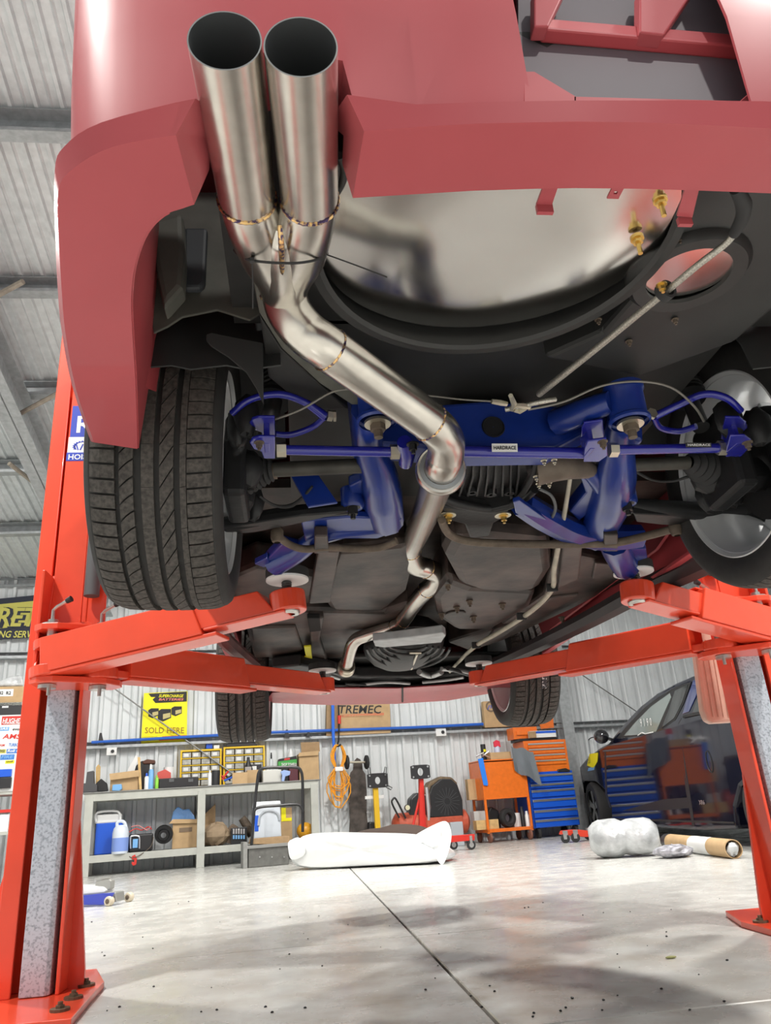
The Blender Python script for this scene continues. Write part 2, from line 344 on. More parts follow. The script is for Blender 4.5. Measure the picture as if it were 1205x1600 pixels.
# sticker on the left carriage
def sticker(x0, x1, z0, z1, y, m, name, parent):
    b = MB(); b.box(((x0+x1)/2, y, (z0+z1)/2), (x1-x0, .0015, z1-z0)); return b.build(name, m, parent)
sy = 2.6545
sticker(-.838, -.728, 1.855, 1.99, sy, BLU, 'sticker_panel', caL); sticker(-.842, -.728, 1.79, 1.855, sy, WHT, 'sticker_panel', caL); sticker(-.844, -.728, 1.755, 1.79, sy, BLU, 'sticker_panel', caL)
text('R', 'sticker_lettering', WHT, HL, (-.822, sy-.001, 1.875), (1, 0, 0), (0, 0, 1), .10, bold=.02)
text('HOISTS', 'sticker_lettering', WHT, HL, (-.838, sy-.001, 1.761), (1, 0, 0), (0, 0, 1), .030, bold=.02)
b = MB()
for i in range(11):
    a = math.pi*(.15+.1*i); c = Vector((-.785, sy-.0012, 1.815)); p = c+Vector((math.cos(a)*.042, 0, math.sin(a)*.026)); q = c+Vector((math.cos(a)*.03, 0, math.sin(a)*.018))
    n_ = Vector((-math.sin(a), 0, math.cos(a)))*.006; b.prism([p, q+n_, q-n_], (0, -.0005, 0))
for i in range(4): b.box((-.808+i*.016, sy-.0013, 1.812), (.005, .0006, .026), Matrix.Rotation(.35*(1 if i % 2 else -1), 3, 'Y'))
b.build('sticker_emblem', BLU, HL)
# ------------------------------------------------------------ the red coupe on the hoist
PAINT = mat('red_car_paint', (.37, .074, .084), .42, var=.06, scale=3, coat=.2, spec=.12)
PAINTU = mat('red_paint_underside', (.40, .060, .070), .36, var=.10, scale=6)
SS = mat('brushed_stainless', (.60, .57, .52), .26, 1.0, var=.08, scale=30, stretch=(1, 1, 1))
SSIN = mat('stainless_bore', (.25, .26, .27), .45, .9)
WELD = mat('heat_tinted_weld', (.10, .07, .16), .3, 1.0, var=.3, scale=140, col2=(.75, .5, .22), thresh=(.42, .56))
UB = mat('underbody_black', (.022, .022, .0215), .5, var=.35, scale=5, bump=.15)
UBR = mat('underbody_brown', (.030, .022, .019), .5, var=.65, scale=7, bump=.45, col2=(.080, .056, .048), thresh=(.36, .66))
UBG = mat('underbody_olive', (.085, .085, .072), .7, var=.25, scale=12, bump=.2)
UBRED = mat('underbody_red_dust', (.11, .045, .045), .55, var=.5, scale=7)
LINER = mat('arch_liner_plastic', (.028, .030, .030), .65)
MBLUE = mat('subframe_blue', (.007, .026, .19), .28, var=.15, scale=10, coat=.15)
RBLUE = mat('arm_blue', (.012, .014, .24), .25, coat=.5)
IRON = mat('black_cast_iron', (.018, .018, .019), .5, .3, bump=.1, scale=60)
RUST = mat('dusty_steel', (.13, .10, .075), .7, .3, var=.3, scale=30)
ZN = mat('zinc_plated', (.62, .58, .47), .32, .9)
GOLD = mat('gold_zinc', (.62, .42, .13), .3, .9)
ALU = mat('aluminium_plate', (.74, .73, .70), .17, 1.0, var=.06, scale=4)
RIM = mat('silver_wheel', (.70, .71, .72), .3, .3)
TYRE = mat('tyre_rubber', (.022, .021, .020), .7, var=.2, scale=40)
TREAD = mat('dusty_tread', (.045, .040, .036), .8, var=.4, scale=120, col2=(.085, .075, .066))
CARP = Vector((.471, 2.87, .86))
car = thing('red_coupe', 'red coupe raised on the hoist, seen from underneath its rear end', 'car', CARP)
def dpt(px, py, wpx, r): return EYE+_ray(px, py)*(FPX*2*r/wpx)
def zp(pts, Z): return [atz(x, y, Z) for x, y in pts]
def slab(name, m, pts, Z, h, bevel=.012, parent=car, label=None, taper=1.0):
    b = MB(); b.prism(zp(pts, Z), (0, 0, h), taper=taper); o = b.build(name, m, parent, bevel=bevel)
    if label: lab(o, label)
    return o
def ztube(name, m, pts, wpx, parent=car, n=12, smooth=6, label=None):
    """pts: (px, py, Z); the tube looks wpx wide"""
    P = [atz(*p) for p in pts]; rs = [sp(w_, p)/2 for w_, p in zip(wpx if hasattr(wpx, '__len__') else [wpx]*len(P), P)]
    b = MB(); b.tube(P, rs, n, smooth=smooth); o = b.build(name, m, parent, smooth=True)
    if label: lab(o, label)
    return o
def nut(name, m, px, py, Z, wpx, ax=(0, 0, -1), ln=None, parent=car, n=6, washer=True):
    p = atz(px, py, Z); r = sp(wpx, p)/2; ax = Vector(ax).normalized(); b = MB(); L = ln or r*1.2
    if washer: b.cyl(p-ax*L*.2, p, r*1.25, n=16)
    b.cyl(p, p+ax*L, r*.8, n=n); b.cyl(p+ax*L, p+ax*L*1.6, r*.4, n=8); return b.build(name, m, parent)

# ---- rear bumper: a flat bottom flange, a short outer lip and the tall face above it
def spl(P, k=4):
    out = []
    for i in range(len(P)-1):
        p0, p1, p2, p3 = P[max(i-1, 0)], P[i], P[i+1], P[min(i+2, len(P)-1)]
        for j in range(k): t = j/k; out.append(.5*((2*p1)+(p2-p0)*t+(2*p0-5*p1+4*p2-p3)*t*t+(3*p1-p0-3*p2+p3)*t**3))
    return out+[P[-1]]
def edge(pts): return [atz(*p) for p in pts]
A = edge([(215, 700, 1.12), (212, 600, 1.125), (206, 500, 1.135), (206, 450, 1.14), (213, 405, 1.148), (230, 362, 1.155), (256, 335, 1.16), (285, 324, 1.165), (302, 318, 1.17)])
B = edge([(148, 690, 1.12), (121, 610, 1.125), (104, 520, 1.135), (98, 450, 1.14), (94, 380, 1.148), (93, 298, 1.155), (117, 262, 1.16), (177, 229, 1.165), (274, 210, 1.17)])
Cc = edge([(143, 690, 1.145), (115, 605, 1.15), (98, 515, 1.16), (92, 445, 1.165), (89, 375, 1.173), (88, 270, 1.18), (103, 231, 1.185), (160, 194, 1.19), (304, 156, 1.195)])
A2 = edge([(553, 308, 1.17), (640, 302, 1.17), (740, 296, 1.17), (836, 293, 1.17), (900, 292, 1.17), (1000, 293, 1.17), (1100, 296, 1.17), (1200, 300, 1.17), (1330, 309, 1.17)])
B2 = edge([(570, 204, 1.165), (650, 198, 1.165), (745, 193, 1.165), (836, 191, 1.165), (900, 190, 1.165), (1000, 191, 1.165), (1100, 195, 1.165), (1200, 200, 1.165), (1330, 210, 1.165)])
C2 = edge([(544, 150, 1.19), (650, 166, 1.19), (745, 163, 1.19), (836, 161, 1.19), (900, 160, 1.19), (1000, 160, 1.19), (1100, 160, 1.19), (1195, 161, 1.19), (1330, 170, 1.19)])
def mirror_side(pts):    # the hidden right-hand corner: the left one turned over about the car's axis
    return [Vector((2*.471-p.x, p.y, p.z)) for p in pts]
def up(pts, dz, inw, dy=0.0):
    out = []
    for p in pts:
        c = Vector((.471, 1.5, p.z)); d = c-p; d.z = 0; d.normalize(); out.append(p+d*inw+Vector((0, dy, dz)))
    return out
b = MB(); Am, Bm, Cm = A, B, Cc; A, B, Cc = spl(A), spl(B), spl(Cc)
def side_out(pts, k): return [p+Vector((-k*min(1, max(0, (-.12-p.x)/.10)), 0, 0)) for p in pts]
L1 = up(Cc, .012, .020); L2 = side_out(up(Cc, .16, .014), .006); L3 = side_out(up(Cc, .42, .03), .035); L4 = side_out(up(Cc, .60, .10), .06)
b.grid([A, B, Cc, L1, L2, L3, L4])
R0 = A2+mirror_side(Am[:7])[::-1]; R1 = B2+mirror_side(Bm[:7])[::-1]; R2 = C2+mirror_side(Cm[:7])[::-1]
r1 = up(R2, .012, .018); r2 = up(R2, .16, .012); r3 = up(R2, .42, .03); r4 = up(R2, .60, .10)
b.grid([R0, R1, R2, r1])
cols = {i for i in range(3, 7)}
rr = [r1, r2, r3, r4]
for i in range(len(R0)-1):
    if i in cols:
        b._face(b.verts([r3[i], r3[i+1], r4[i+1], r4[i]])); continue
    for a_, c_ in zip(rr, rr[1:]): b._face(b.verts([a_[i], a_[i+1], c_[i+1], c_[i]]))
# bridge over the exhaust cut-out and its inner walls
K = up([Cc[-1], C2[0]], .035, .01); ka, kb = K
for lo, hi in ((.0, .16), (.16, .42), (.42, .6)): pass
top = [[ka+Vector((.0, .0, .03)), (ka+kb)/2+Vector((0, 0, .045)), kb+Vector((0, 0, .03))]]
mid = (L2[-1]+r2[0])/2
b.grid([[L1[-1]+Vector((.004, 0, .004)), ka+Vector((.006, 0, .03)), (ka+kb)/2+Vector((0, 0, .05)), kb+Vector((-.006, 0, .03)), r1[0]], [L2[-1], L2[-1]*.75+r2[0]*.25, mid, L2[-1]*.25+r2[0]*.75, r2[0]], [L3[-1], L3[-1]*.75+r3[0]*.25, (L3[-1]+r3[0])/2, L3[-1]*.25+r3[0]*.75, r3[0]], [L4[-1], L4[-1]*.75+r4[0]*.25, (L4[-1]+r4[0])/2, L4[-1]*.25+r4[0]*.75, r4[0]]])
inn = Vector((0, .09, .03))
b.grid([[A[-1], B[-1], Cc[-1], L1[-1], ka+Vector((.006, 0, .03)), (ka+kb)/2+Vector((0, 0, .05)), kb+Vector((-.006, 0, .03)), r1[0], C2[0], B2[0], A2[0]],
        [A[-1]+Vector((.016, .0, .055)), B[-1]+Vector((.03, .06, .06)), Cc[-1]+Vector((.022, .08, .05)), L1[-1]+Vector((.015, .08, .05)), ka+inn, (ka+kb)/2+Vector((0, .09, .07)), kb+inn, r1[0]+Vector((-.012, .08, .05)), C2[0]+Vector((-.016, .08, .05)), B2[0]+Vector((-.016, .06, .06)), A2[0]+Vector((-.01, 0, .055))]])
bump = b.build('rear_bumper', PAINT, car, smooth=True, solid=.004, flat_angle=32)
b = MB(); b.grid([[p+Vector((0, .004, .002)) for p in A[:26]], [p+Vector((.015, .0, .16)) for p in A[:26]], [p+Vector((.02, .0, .36)) for p in A[:26]]]); b.build('bumper_inner_wall', PAINTU, bump, smooth=True, solid=.003)
# the vent in the face: bottom corners, recessed panel, ledge and struts
def face(px, py, back=0.0):
    d = _ray(px, py); yb = r1[4].y+back; return EYE+d*(yb/d.y)
b = MB()
for q in ([(820, 165), (835, 165), (835, 112), (820, 112)], [(835, 165), (835, 112), (900, 151), (900, 165)], [(898, 165), (898, 151), (1160, 158), (1160, 168)], [(1158, 168), (1158, 158), (1196, 125), (1210, 125), (1210, 168)], [(1196, 130), (1190, 60), (1200, -60), (1260, -60), (1260, 130)]):
    b.prism([face(*p) for p in q], (0, .006, .004))
b.build('vent_surround', PAINT, bump)
b = MB(); b.prism([face(810, 170, .025), face(1260, 170, .025), face(1260, -420, .09), face(810, -420, .09)], (0, .01, 0)); lab(b.build('vent_panel', mat('vent_grey', (.12, .10, .115), .5), bump), 'dull grey recessed panel')
b = MB(); b.prism([face(850, 44, .012), face(1185, 74, .012), face(1190, 56, .016), face(855, 28, .016)], (0, .02, .0)); b.build('vent_ledge', PAINTU, bump, bevel=.003)
for q in ([(835, -20), (886, -20), (857, 41), (835, 41)], [(1000, -20), (1088, -20), (1038, 54), (1000, 50)]):
    b = MB(); b.prism([face(*p, .006) for p in q], (0, .02, 0)); b.build('vent_strut', PAINT, bump, bevel=.002)
# fixing tabs hanging behind the bumper
b = MB(); b.prism(zp([(850, 290), (873, 290), (862, 322), (838, 322)], 1.19), (0, 0, .004)); p = atz(851, 327, 1.185); b.box(p, (.022, .006, .014)); b.build('bumper_bracket', PAINT, bump)
b = MB(); b.prism(zp([(1072, 290), (1094, 290), (1082, 340), (1058, 338)], 1.19), (0, 0, .004)); p = atz(1070, 347, 1.186); b.box(p, (.02, .006, .012)); b.build('bumper_bracket', PAINT, bump)
b = MB(); c = atz(962, 300, 1.19); r0_ = sp(4, c); s_ = sp(9.5, c)
ri = [c+Vector((math.cos(a)*r0_, math.sin(a)*r0_, 0)) for a in [math.pi*(.25+k*.5) for k in range(4)]]; ro = [c+Vector((x*s_, y*s_, 0)) for x, y in ((1, 1.3), (-1, 1.3), (-1, -1.3), (1, -1.3))]
for i in range(4): b._face(b.verts([ri[i], ri[(i+1) % 4], ro[(i+1) % 4], ro[i]]))
b.build('bumper_tab', PAINT, bump, solid=.003)

# ---- body shell above (sides, roof) so the car stands there from any side
def section(y, hw, zs, zb, zr, rw):
    x0 = .471; return [Vector((x0+s*w_, y, z)) for s, w_, z in ((-1, hw-.06, zs), (-1, hw, zs+.25), (-1, hw, zb), (-1, rw, zr), (1, rw, zr), (1, hw, zb), (1, hw, zs+.25), (1, hw-.06, zs))]
b = MB()
b.grid([section(*q) for q in ((.72, .70, 1.45, 1.95, 1.98, .62), (1.0, .77, 1.40, 1.98, 2.02, .66), (1.25, .80, 1.46, 2.0, 2.06, .66), (1.45, .83, 1.60, 2.0, 2.15, .62), (1.8, .83, 1.60, 2.0, 2.28, .58), (2.05, .82, 1.3, 2.0, 2.34, .57), (2.3, .80, 1.22, 1.98, 2.37, .57), (3.0, .80, 1.22, 1.95, 2.36, .57), (3.6, .80, 1.22, 1.93, 2.05, .62), (3.8, .81, 1.5, 1.92, 1.96, .66), (4.35, .81, 1.5, 1.88, 1.92, .66), (4.6, .78, 1.3, 1.84, 1.87, .64), (4.95, .55, 1.3, 1.75, 1.77, .45))])
b.build('body_shell', PAINT, car, smooth=True, solid=.01)

# ---- floor of the car, seen from below
b = MB(); b.box((.471, 1.0, 1.385), (1.16, .52, .03)); b.box((.471, 1.70, 1.385), (.96, .90, .03)); b.build('boot_floor', UB, car)
b = MB(); b.box((.47, 3.35, 1.40), (1.52, 2.5, .03)); b.build('floor_pan', UBR, car)
wc = Vector((.332, .95, 1.30)); TILT = math.tan(R(7)); b = MB()
b.lathe([(.283, .002), (.29, -.004), (.305, -.004), (.306, .004), (.307, .03), (.307, .075)], wc, (0, 0, 1), 64); well = b.build('spare_wheel_well', UB, car, smooth=True)
b = MB(); rows = []
for k in range(9): rows.append([wc+Vector((math.cos(a)*.288*k/8, math.sin(a)*.288*k/8, .012+TILT*math.sin(a)*.288*k/8+.004*math.sin(5*math.cos(a)*k/8+1.3)*math.cos(3*math.sin(a)*k/8)*(1-(k/8)**6))) for a in [2*math.pi*i/48 for i in range(48)]])
b.grid(rows, close=True); lab(b.build('cover_plate', ALU, well, smooth=True), 'polished aluminium disc that mirrors the subframe and floor')
slab('rear_panel', UB, [(1066, 285), (1260, 285), (1260, 440), (1150, 535), (1000, 590), (850, 560), (940, 520), (1010, 440), (1052, 360)], 1.322, .05, .01)
hc = Vector((.708, 1.03, 1.312)); b = MB(); b.lathe([(.074, .004), (.074, -.004), (.098, -.006), (.108, .006), (.108, .02)], hc, (0, 0, 1), 48); ring = b.build('sender_ring', UB, car, smooth=True)
b = MB(); b.cyl(hc+Vector((0, 0, .003)), hc+Vector((0, -.0004, .009)), .0745, n=40); lab(b.build('sender_cover', ALU, ring), 'bright aluminium cover')
for i, (x, y) in enumerate(((1116, 388), (1062, 373), (990, 460), (1055, 500), (983, 534), (935, 500))): nut('panel_bolt', RUST, x, y, 1.318, 9)
for x, y in ((1031, 318), (995, 378)):
    p = atz(x, y-8, 1.30); b = MB(); b.cyl(p, p+Vector((0, 0, -.006)), .011, n=16); b.cyl(p+Vector((0, 0, -.006)), p+Vector((0, 0, -.013)), .0085, n=6); b.cyl(p, p+Vector((0, 0, -.034)), .004, n=8); b.build('plate_bolt', GOLD, well)
# braided line, its clips and the taped loom it comes from
STEELB = mat('braided_steel', (.45, .43, .38), .45, .8, var=.4, scale=400)
ztube('braided_line', STEELB, [(1150, 360, 1.27), (1135, 380, 1.265), (1090, 415, 1.26), (1042, 455, 1.26), (990, 497, 1.265), (930, 546, 1.27), (842, 616, 1.275)], 11)
ztube('taped_loom', BLK, [(1150, 295, 1.25), (1162, 318, 1.25), (1160, 340, 1.25), (1147, 366, 1.255)], [20, 25, 22, 16])
p = atz(1040, 455, 1.26); b = MB(); b.lathe([(.012, -.008), (.017, -.008), (.017, .008), (.012, .008)], p, _ray(1042, 455).cross(_ray(842, 616)).cross(_F) if False else (atz(990, 497, 1.265)-p), 20); b.build('line_clamp', BLK, car, smooth=True)
nut('clamp_bolt', GOLD, 1034, 446, 1.262, 14)
# brake fittings on the cross-member
ztube('brake_hose', STEELB, [(790, 640, 1.245), (815, 635, 1.243), (845, 628, 1.242), (868, 624, 1.25)], 8)
for q in ([(768, 627), (782, 629), (792, 631)], [(798, 618), (803, 630), (800, 640)], [(805, 633), (818, 634), (828, 636)], [(803, 640), (812, 642), (822, 637)]):
    ztube('brake_fitting', ZN, [(x, y, 1.24) for x, y in q], [8, 10, 8], smooth=0, n=6)
ztube('brake_pipe', mat('brake_pipe_steel', (.2, .19, .17), .5, .6), [(600, 622, 1.25), (660, 618, 1.26), (720, 624, 1.25), (768, 627, 1.242)], 3)
ztube('brake_pipe', MATS['brake_pipe_steel'], [(825, 640, 1.24), (880, 628, 1.25), (940, 603, 1.27), (1000, 596, 1.28), (1050, 606, 1.28), (1085, 635, 1.26), (1100, 658, 1.25)], 4)
ztube('brake_pipe', MATS['brake_pipe_steel'], [(555, 608, 1.27), (520, 612, 1.27), (470, 640, 1.25), (430, 655, 1.24)], 4)
# rails and liners on the left
slab('chassis_rail', UBG, [(393, 425), (411, 440), (421, 490), (470, 545), (530, 600), (600, 640), (560, 640), (500, 600), (440, 545), (405, 490)], 1.27, .06, .004)
slab('rail_side', UB, [(405, 490), (440, 545), (500, 600), (545, 640), (480, 640), (420, 590)], 1.30, .05, .004)
def ysheet(name, m, pts, Y, th=.01, parent=car, bevel=.002, label=None):
    b = MB(); b.prism([aty(x, y, Y) for x, y in pts], (0, th, 0)); o = b.build(name, m, parent, bevel=bevel)
    if label: lab(o, label)
    return o
ysheet('tail_panel', UBG, [(205, 300), (430, 300), (430, 420), (424, 480), (390, 500), (340, 484), (285, 495), (262, 510), (240, 520), (225, 430)], 1.21, .006)
ysheet('tail_box', UBG, [(232, 345), (285, 330), (288, 400), (285, 446), (255, 480), (245, 430)], 1.13, .05, bevel=.01, label='olive undersealed box section')
ysheet('tail_recess', mat('recess_slate', (.03, .035, .04), .6), [(287, 355), (324, 355), (320, 442), (312, 449), (287, 449)], 1.17, .02, bevel=.006, label='slate grey panel')
for lx0, lx1 in ((-.36, -.02), (.96, 1.30)):
    b = MB(); rows = []
    for k in range(14):
        a = R(7+k*11); rows.append([Vector((x, 1.633-.375*math.cos(a)+.008*math.sin(x*60), 1.223+.375*math.sin(a))) for x in [lx0+(lx1-lx0)*i/10 for i in range(11)]])
    b.grid(rows); b.build('arch_liner', LINER, car, smooth=True, solid=.004)
ysheet('liner_flap', LINER, [(322, 522), (330, 519), (411, 535), (412, 632), (400, 606), (385, 582), (357, 558), (330, 541), (322, 532)], 1.22, .004)
b = MB(); X = -.262
b.grid([[atx(232, 366, X), atx(224, 430, X-.004), atx(216, 520, X-.006), atx(216, 601, X-.008)], [atx(246, 420, X+.002), atx(252, 470, X+.004), atx(262, 550, X+.004), atx(265, 620, X+.004)], [atx(247, 418, X+.012), atx(258, 470, X+.014), atx(270, 560, X+.016), atx(278, 629, X+.016)]])
b.build('quarter_inner_edge', PAINTU, car, solid=.004)

# ---- exhaust
XR = .0381
exh_label = 'brushed stainless exhaust with twin tips and heat-tinted welds'
T1 = [dpt(351, 63, 116, XR), dpt(386, 310, 89, XR)]; T2 = [dpt(470, 73, 116, XR), dpt(484, 312, 89, XR)]
def tip(T):
    b = MB(); d = T[1]-T[0]; ax = d.normalized(); L = d.length
    b.lathe([(XR-.0016, .0), (XR, 0), (XR, L)], T[0], ax, 48); b.lathe([(XR-.0017, 0), (XR-.0017, L*.98), (.001, L*.98)], T[0], ax, 48, mi=1); return b.build('exhaust_tip', [SS, SSIN], exh, smooth=True)
JJ = dpt(443, 455, 71, XR)
TAIL = [(651, 836, 37, 2.36), (641, 858, 34.5, 2.54), (647, 881, 33, 2.68), (666, 888, 32, 2.73), (683, 896, 31, 2.79), (680, 911, 29, 2.86), (667, 921, 27.5, 2.92), (648, 943, 25, 3.05), (630, 970, 23, 3.2), (618, 978, 22.5, 3.25), (574, 992, 21, 3.36), (556, 1000, 20.5, 3.40), (548, 1014, 20, 3.46), (541, 1044, 19, 3.6)]
def dd(px, py, w_, d_): return EYE+_ray(px, py)*d_
main = [JJ, dpt(453, 488, 71, XR), dpt(478, 520, 71, XR), dpt(515, 547, 70.5, XR), dpt(600, 608, 66, XR), dpt(672, 660, 62.5, XR), dpt(694, 684, 60, XR), dpt(697, 708, 58, XR), dpt(689, 735, 55.5, XR), dpt(672, 785, 46, XR)]+[dd(*q) for q in TAIL]
mr = [XR]*10+[q[2]*q[3]/FPX/2 for q in TAIL]
b = MB(); b.tube(main, mr, 32, smooth=6); exh = lab(b.build('exhaust_pipe', SS, car, smooth=True), exh_label)
tip(T1); tip(T2)
for T, xs_ in ((T1, (400, 420, 437)), (T2, (476, 464, 449))):
    q, k2, k3 = dd(xs_[0], 352, 0, 1.06), dd(xs_[1], 396, 0, 1.14), dd(xs_[2], 428, 0, 1.20); b = MB(); b.tube([T[1], q, k2, k3, JJ+(JJ-k3)*.1], [XR, .0412, .0440, .0415, XR*.99], 32, smooth=5); b.build('collector_leg', SS, exh, smooth=True)
b = MB(); b.tube([dd(438, 352, 0, 1.040), dd(439, 372, 0, 1.062), dd(440, 392, 0, 1.105), dd(442, 425, 0, 1.175), dd(443, 452, 0, 1.245)], [.012, .022, .032, .038, .0375], 24, smooth=4); b.build('collector_saddle', SS, exh, smooth=True)
def weld(p, ax, r, parent, th=.0022):
    b = MB(); ax = Vector(ax).normalized(); u = ax.orthogonal().normalized(); v = ax.cross(u); n = 60
    rings = []
    for i in range(n):
        a = 2*math.pi*i/n; c = p+(u*math.cos(a)+v*math.sin(a))*r; rr_ = th*(1+.35*(i % 2)); e = (u*math.cos(a)+v*math.sin(a)); rings.append(b.verts([c+(e*math.cos(t_)+ax*math.sin(t_)*1.3)*rr_ for t_ in [2*math.pi*k/6 for k in range(6)]]))
    for i in range(n): b.skin(rings[i], rings[(i+1) % n])
    return b.build('weld_bead', WELD, parent, smooth=True)
weld(T1[1], T1[1]-T1[0], XR, exh); weld(T2[1], T2[1]-T2[0], XR, exh); weld(JJ, main[1]-main[0], XR*1.02, exh)
for i, j in ((3, 4), (5, 4), (11, 10), (13, 12), (16, 17), (19, 18), (18, 19)): weld(main[i], main[i]-main[j], mr[i], exh, .0014)
b = MB(); g0 = dd(437, 352, 0, 1.012); g1 = dd(442, 454, 0, 1.182); b.tube([g0, dd(439, 372, 0, 1.020), dd(440, 392, 0, 1.046), dd(441, 425, 0, 1.109), g1], [.003, .004, .004, .004, .003], 8, smooth=4); b.build('weld_bead', WELD, exh, smooth=True)
cp = main[8]; ax = (main[9]-main[7]).normalized()
b = MB(); b.lathe([(XR, -.014), (.052, -.012), (.055, -.004), (.055, .006), (.050, .012), (XR, .014)], cp+ax*.0, ax, 40); b.build('flange_clamp', SS, exh, smooth=True)
b = MB(); b.lathe([(XR, -.022), (.047, -.020), (.047, -.014), (XR, -.012)], cp, ax, 40); b.build('flange_lip', SSIN, exh, smooth=True); weld(main[8]-ax*.016, ax, XR+.002, exh, .0022)
ep = main[-1]; ax = (main[-1]-main[-2]).normalized(); b = MB(); b.lathe([(.033, -.03), (.040, -.03), (.041, -.012), (.038, -.010), (.042, -.006), (.042, .012), (.034, .014)], ep, ax, 32); b.build('flange_clamp', ZN, exh, smooth=True)
# cable tie round the collector and a hanger behind the tip
def dtube(pts, w_):
    P = [dd(x, y, 0, d_) for x, y, d_ in pts]; b = MB(); b.tube(P, [sp(w_, p)/2 for p in P], 6, smooth=4); return b.build('cable_tie', BLK, exh, smooth=True)
dtube([(366, 391, 1.14), (376, 401, 1.10), (394, 407, 1.068), (420, 410, 1.062), (440, 411, 1.062), (464, 411, 1.062), (486, 408, 1.068), (502, 403, 1.09), (512, 396, 1.13)], 4.2)
dtube([(511, 398, 1.12), (555, 414, 1.10), (605, 433, 1.10)], 2.4); dtube([(394, 404, 1.064), (395, 440, 1.10), (395, 482, 1.15)], 2.4)
p = dd(394, 407, 0, 1.064); b = MB(); b.box(p, (.006, .006, .006)); b.build('tie_head', BLK, exh)
ztube('exhaust_hanger', UB, [(531, 243, 1.235), (538, 262, 1.24), (535, 285, 1.25), (524, 306, 1.26)], [14, 14, 12, 10], exh)
# ---- wheels: rim, tyre with moulded tread, brake disc
def wheel(cx, cy, cz, side, camber, label=None):
    c = Vector((cx, cy, cz)); ca = R(camber); ax = Vector((side*math.cos(ca), 0, math.sin(ca))); e1 = Vector((0, 1, 0)); e2 = ax.cross(e1)
    P = lambda r, a, th: c+ax*a+(e1*math.cos(th)+e2*math.sin(th))*r
    Rt = lambda a: .318-.004*(a/.11)**2-max(0, abs(a)-.088)**2*9
    b = MB(); b.lathe([(.228, -.112), (.238, -.120), (.262, -.131), (.286, -.131), (.300, -.126), (.307, -.117), (Rt(-.1)-.009, -.10), (.308, -.05), (.309, 0), (.308, .05), (Rt(.1)-.009, .10), (.307, .117), (.300, .126), (.286, .131), (.262, .131), (.238, .120), (.228, .112)], c, ax, 96)
    ty = b.build('tyre', TYRE, car, smooth=True)
    b = MB()
    def blocks(a0, a1, N, gap, skew, off=0.0, nl=4, curl=0):
        for i in range(N):
            t0 = 2*math.pi*(i+off)/N; t1 = 2*math.pi*(i+off+1)/N-gap/.318; lo, hi = [], []
            rows = []
            for k in range(nl+1):
                f = k/nl; a = a0+(a1-a0)*f; sk = skew*f+curl*f*f
                rows.append([P(Rt(a)-.0115, a, t0+sk), P(Rt(a), a, t0+sk), P(Rt(a), a, (t0+t1)/2+sk), P(Rt(a), a, t1+sk), P(Rt(a)-.0115, a, t1+sk)])
            vr = [b.verts(r_) for r_ in rows]
            for q, w_ in zip(vr, vr[1:]):
                for j in range(4): b._face([q[j], q[j+1], w_[j+1], w_[j]])
            b._face(vr[0]); b._face(vr[-1][::-1])
    blocks(.122, .067, 68, .0045, -.01); blocks(.058, .032, 60, .004, .10, curl=-.03); blocks(.017, -.006, 24, .0006, .0)
    blocks(-.017, -.043, 48, .0045, .13); blocks(-.055, -.0665, 24, .001, .01); blocks(-.068, -.114, 68, .004, .012, .3)
    b.build('tread', TREAD, ty, weld=False)
    b = MB(); b.lathe([(.226, -.112), (.234, -.121), (.237, -.119), (.2355, -.114), (.224, -.110), (.221, -.098), (.210, -.085), (.204, -.04), (.203, .055), (.214, .09), (.232, .112), (.237, .119), (.233, .121), (.222, .112), (.208, .07), (.206, .05)], c, ax, 72)
    b.lathe([(.012, .050), (.075, .052), (.075, .078), (.012, .085)], c, ax, 40); rim = b.build('rim', RIM, car, smooth=True)
    for k in range(10):
        th = 2*math.pi*k/10; t_ = .09; b = MB()
        b.hexa([P(.065, .052, th-.3), P(.065, .052, th+.3), P(.207, .058, th+t_), P(.207, .058, th-t_), P(.065, .08, th-.3), P(.065, .08, th+.3), P(.207, .092, th+t_), P(.207, .092, th-t_)]); b.build('spoke', RIM, rim, bevel=.004)
    b = MB(); b.lathe([(.06, -.012), (.145, -.012), (.145, .012), (.06, .012)], c, ax, 48, closed=True); b.lathe([(.001, .04), (.07, .04), (.072, -.01), (.05, -.06), (.03, -.09), (.001, -.09)], c, ax, 32); b.build('brake_disc', IRON, car, smooth=True)
    b = MB(); f = [P(.09, -.06, R(150)), P(.165, -.06, R(158)), P(.165, -.06, R(205)), P(.09, -.06, R(215))]; b.prism(f, ax*.1); b.build('brake_caliper', IRON, car, bevel=.008)
    return c, ax, P, ty, Rt
AXR, AXF = (1.633, 1.223), (4.106, 1.159)
wRL = wheel(.471-.739, *AXR, -1, 1.7); wRR = wheel(.471+.739, *AXR, 1, 1.7); wFL = wheel(.471-.748, *AXF, -1, 1.0); wFR = wheel(.471+.748, *AXF, 1, 1.0)
c, ax, P, ty, Rt = wFR
for a0, a1, t0, t1, m_ in ((.028, .05, -1.02, -.98, BLU), (.028, .034, -.97, -.72, mat('label_grey', (.25, .25, .25), .6)), (.044, .05, -.97, -.70, MATS['label_grey'])):
    pass
# light spot of tread label: small printed sticker on the front tyre
b = MB()
for sgn in (1,):
    rows = []
    for k in range(7):
        th = math.pi+R(6)+k*R(4.2); rows.append([P(.3192, .020+.024*j/2, th) for j in range(3)])
    b.grid(rows)
lab(b.build('tread_label', mat('label_print', (.03, .03, .035), .5, col2=(.55, .55, .56), var=.1, scale=90, thresh=(.56, .58)), ty, solid=.0006), 'printed label strip with pale dots')

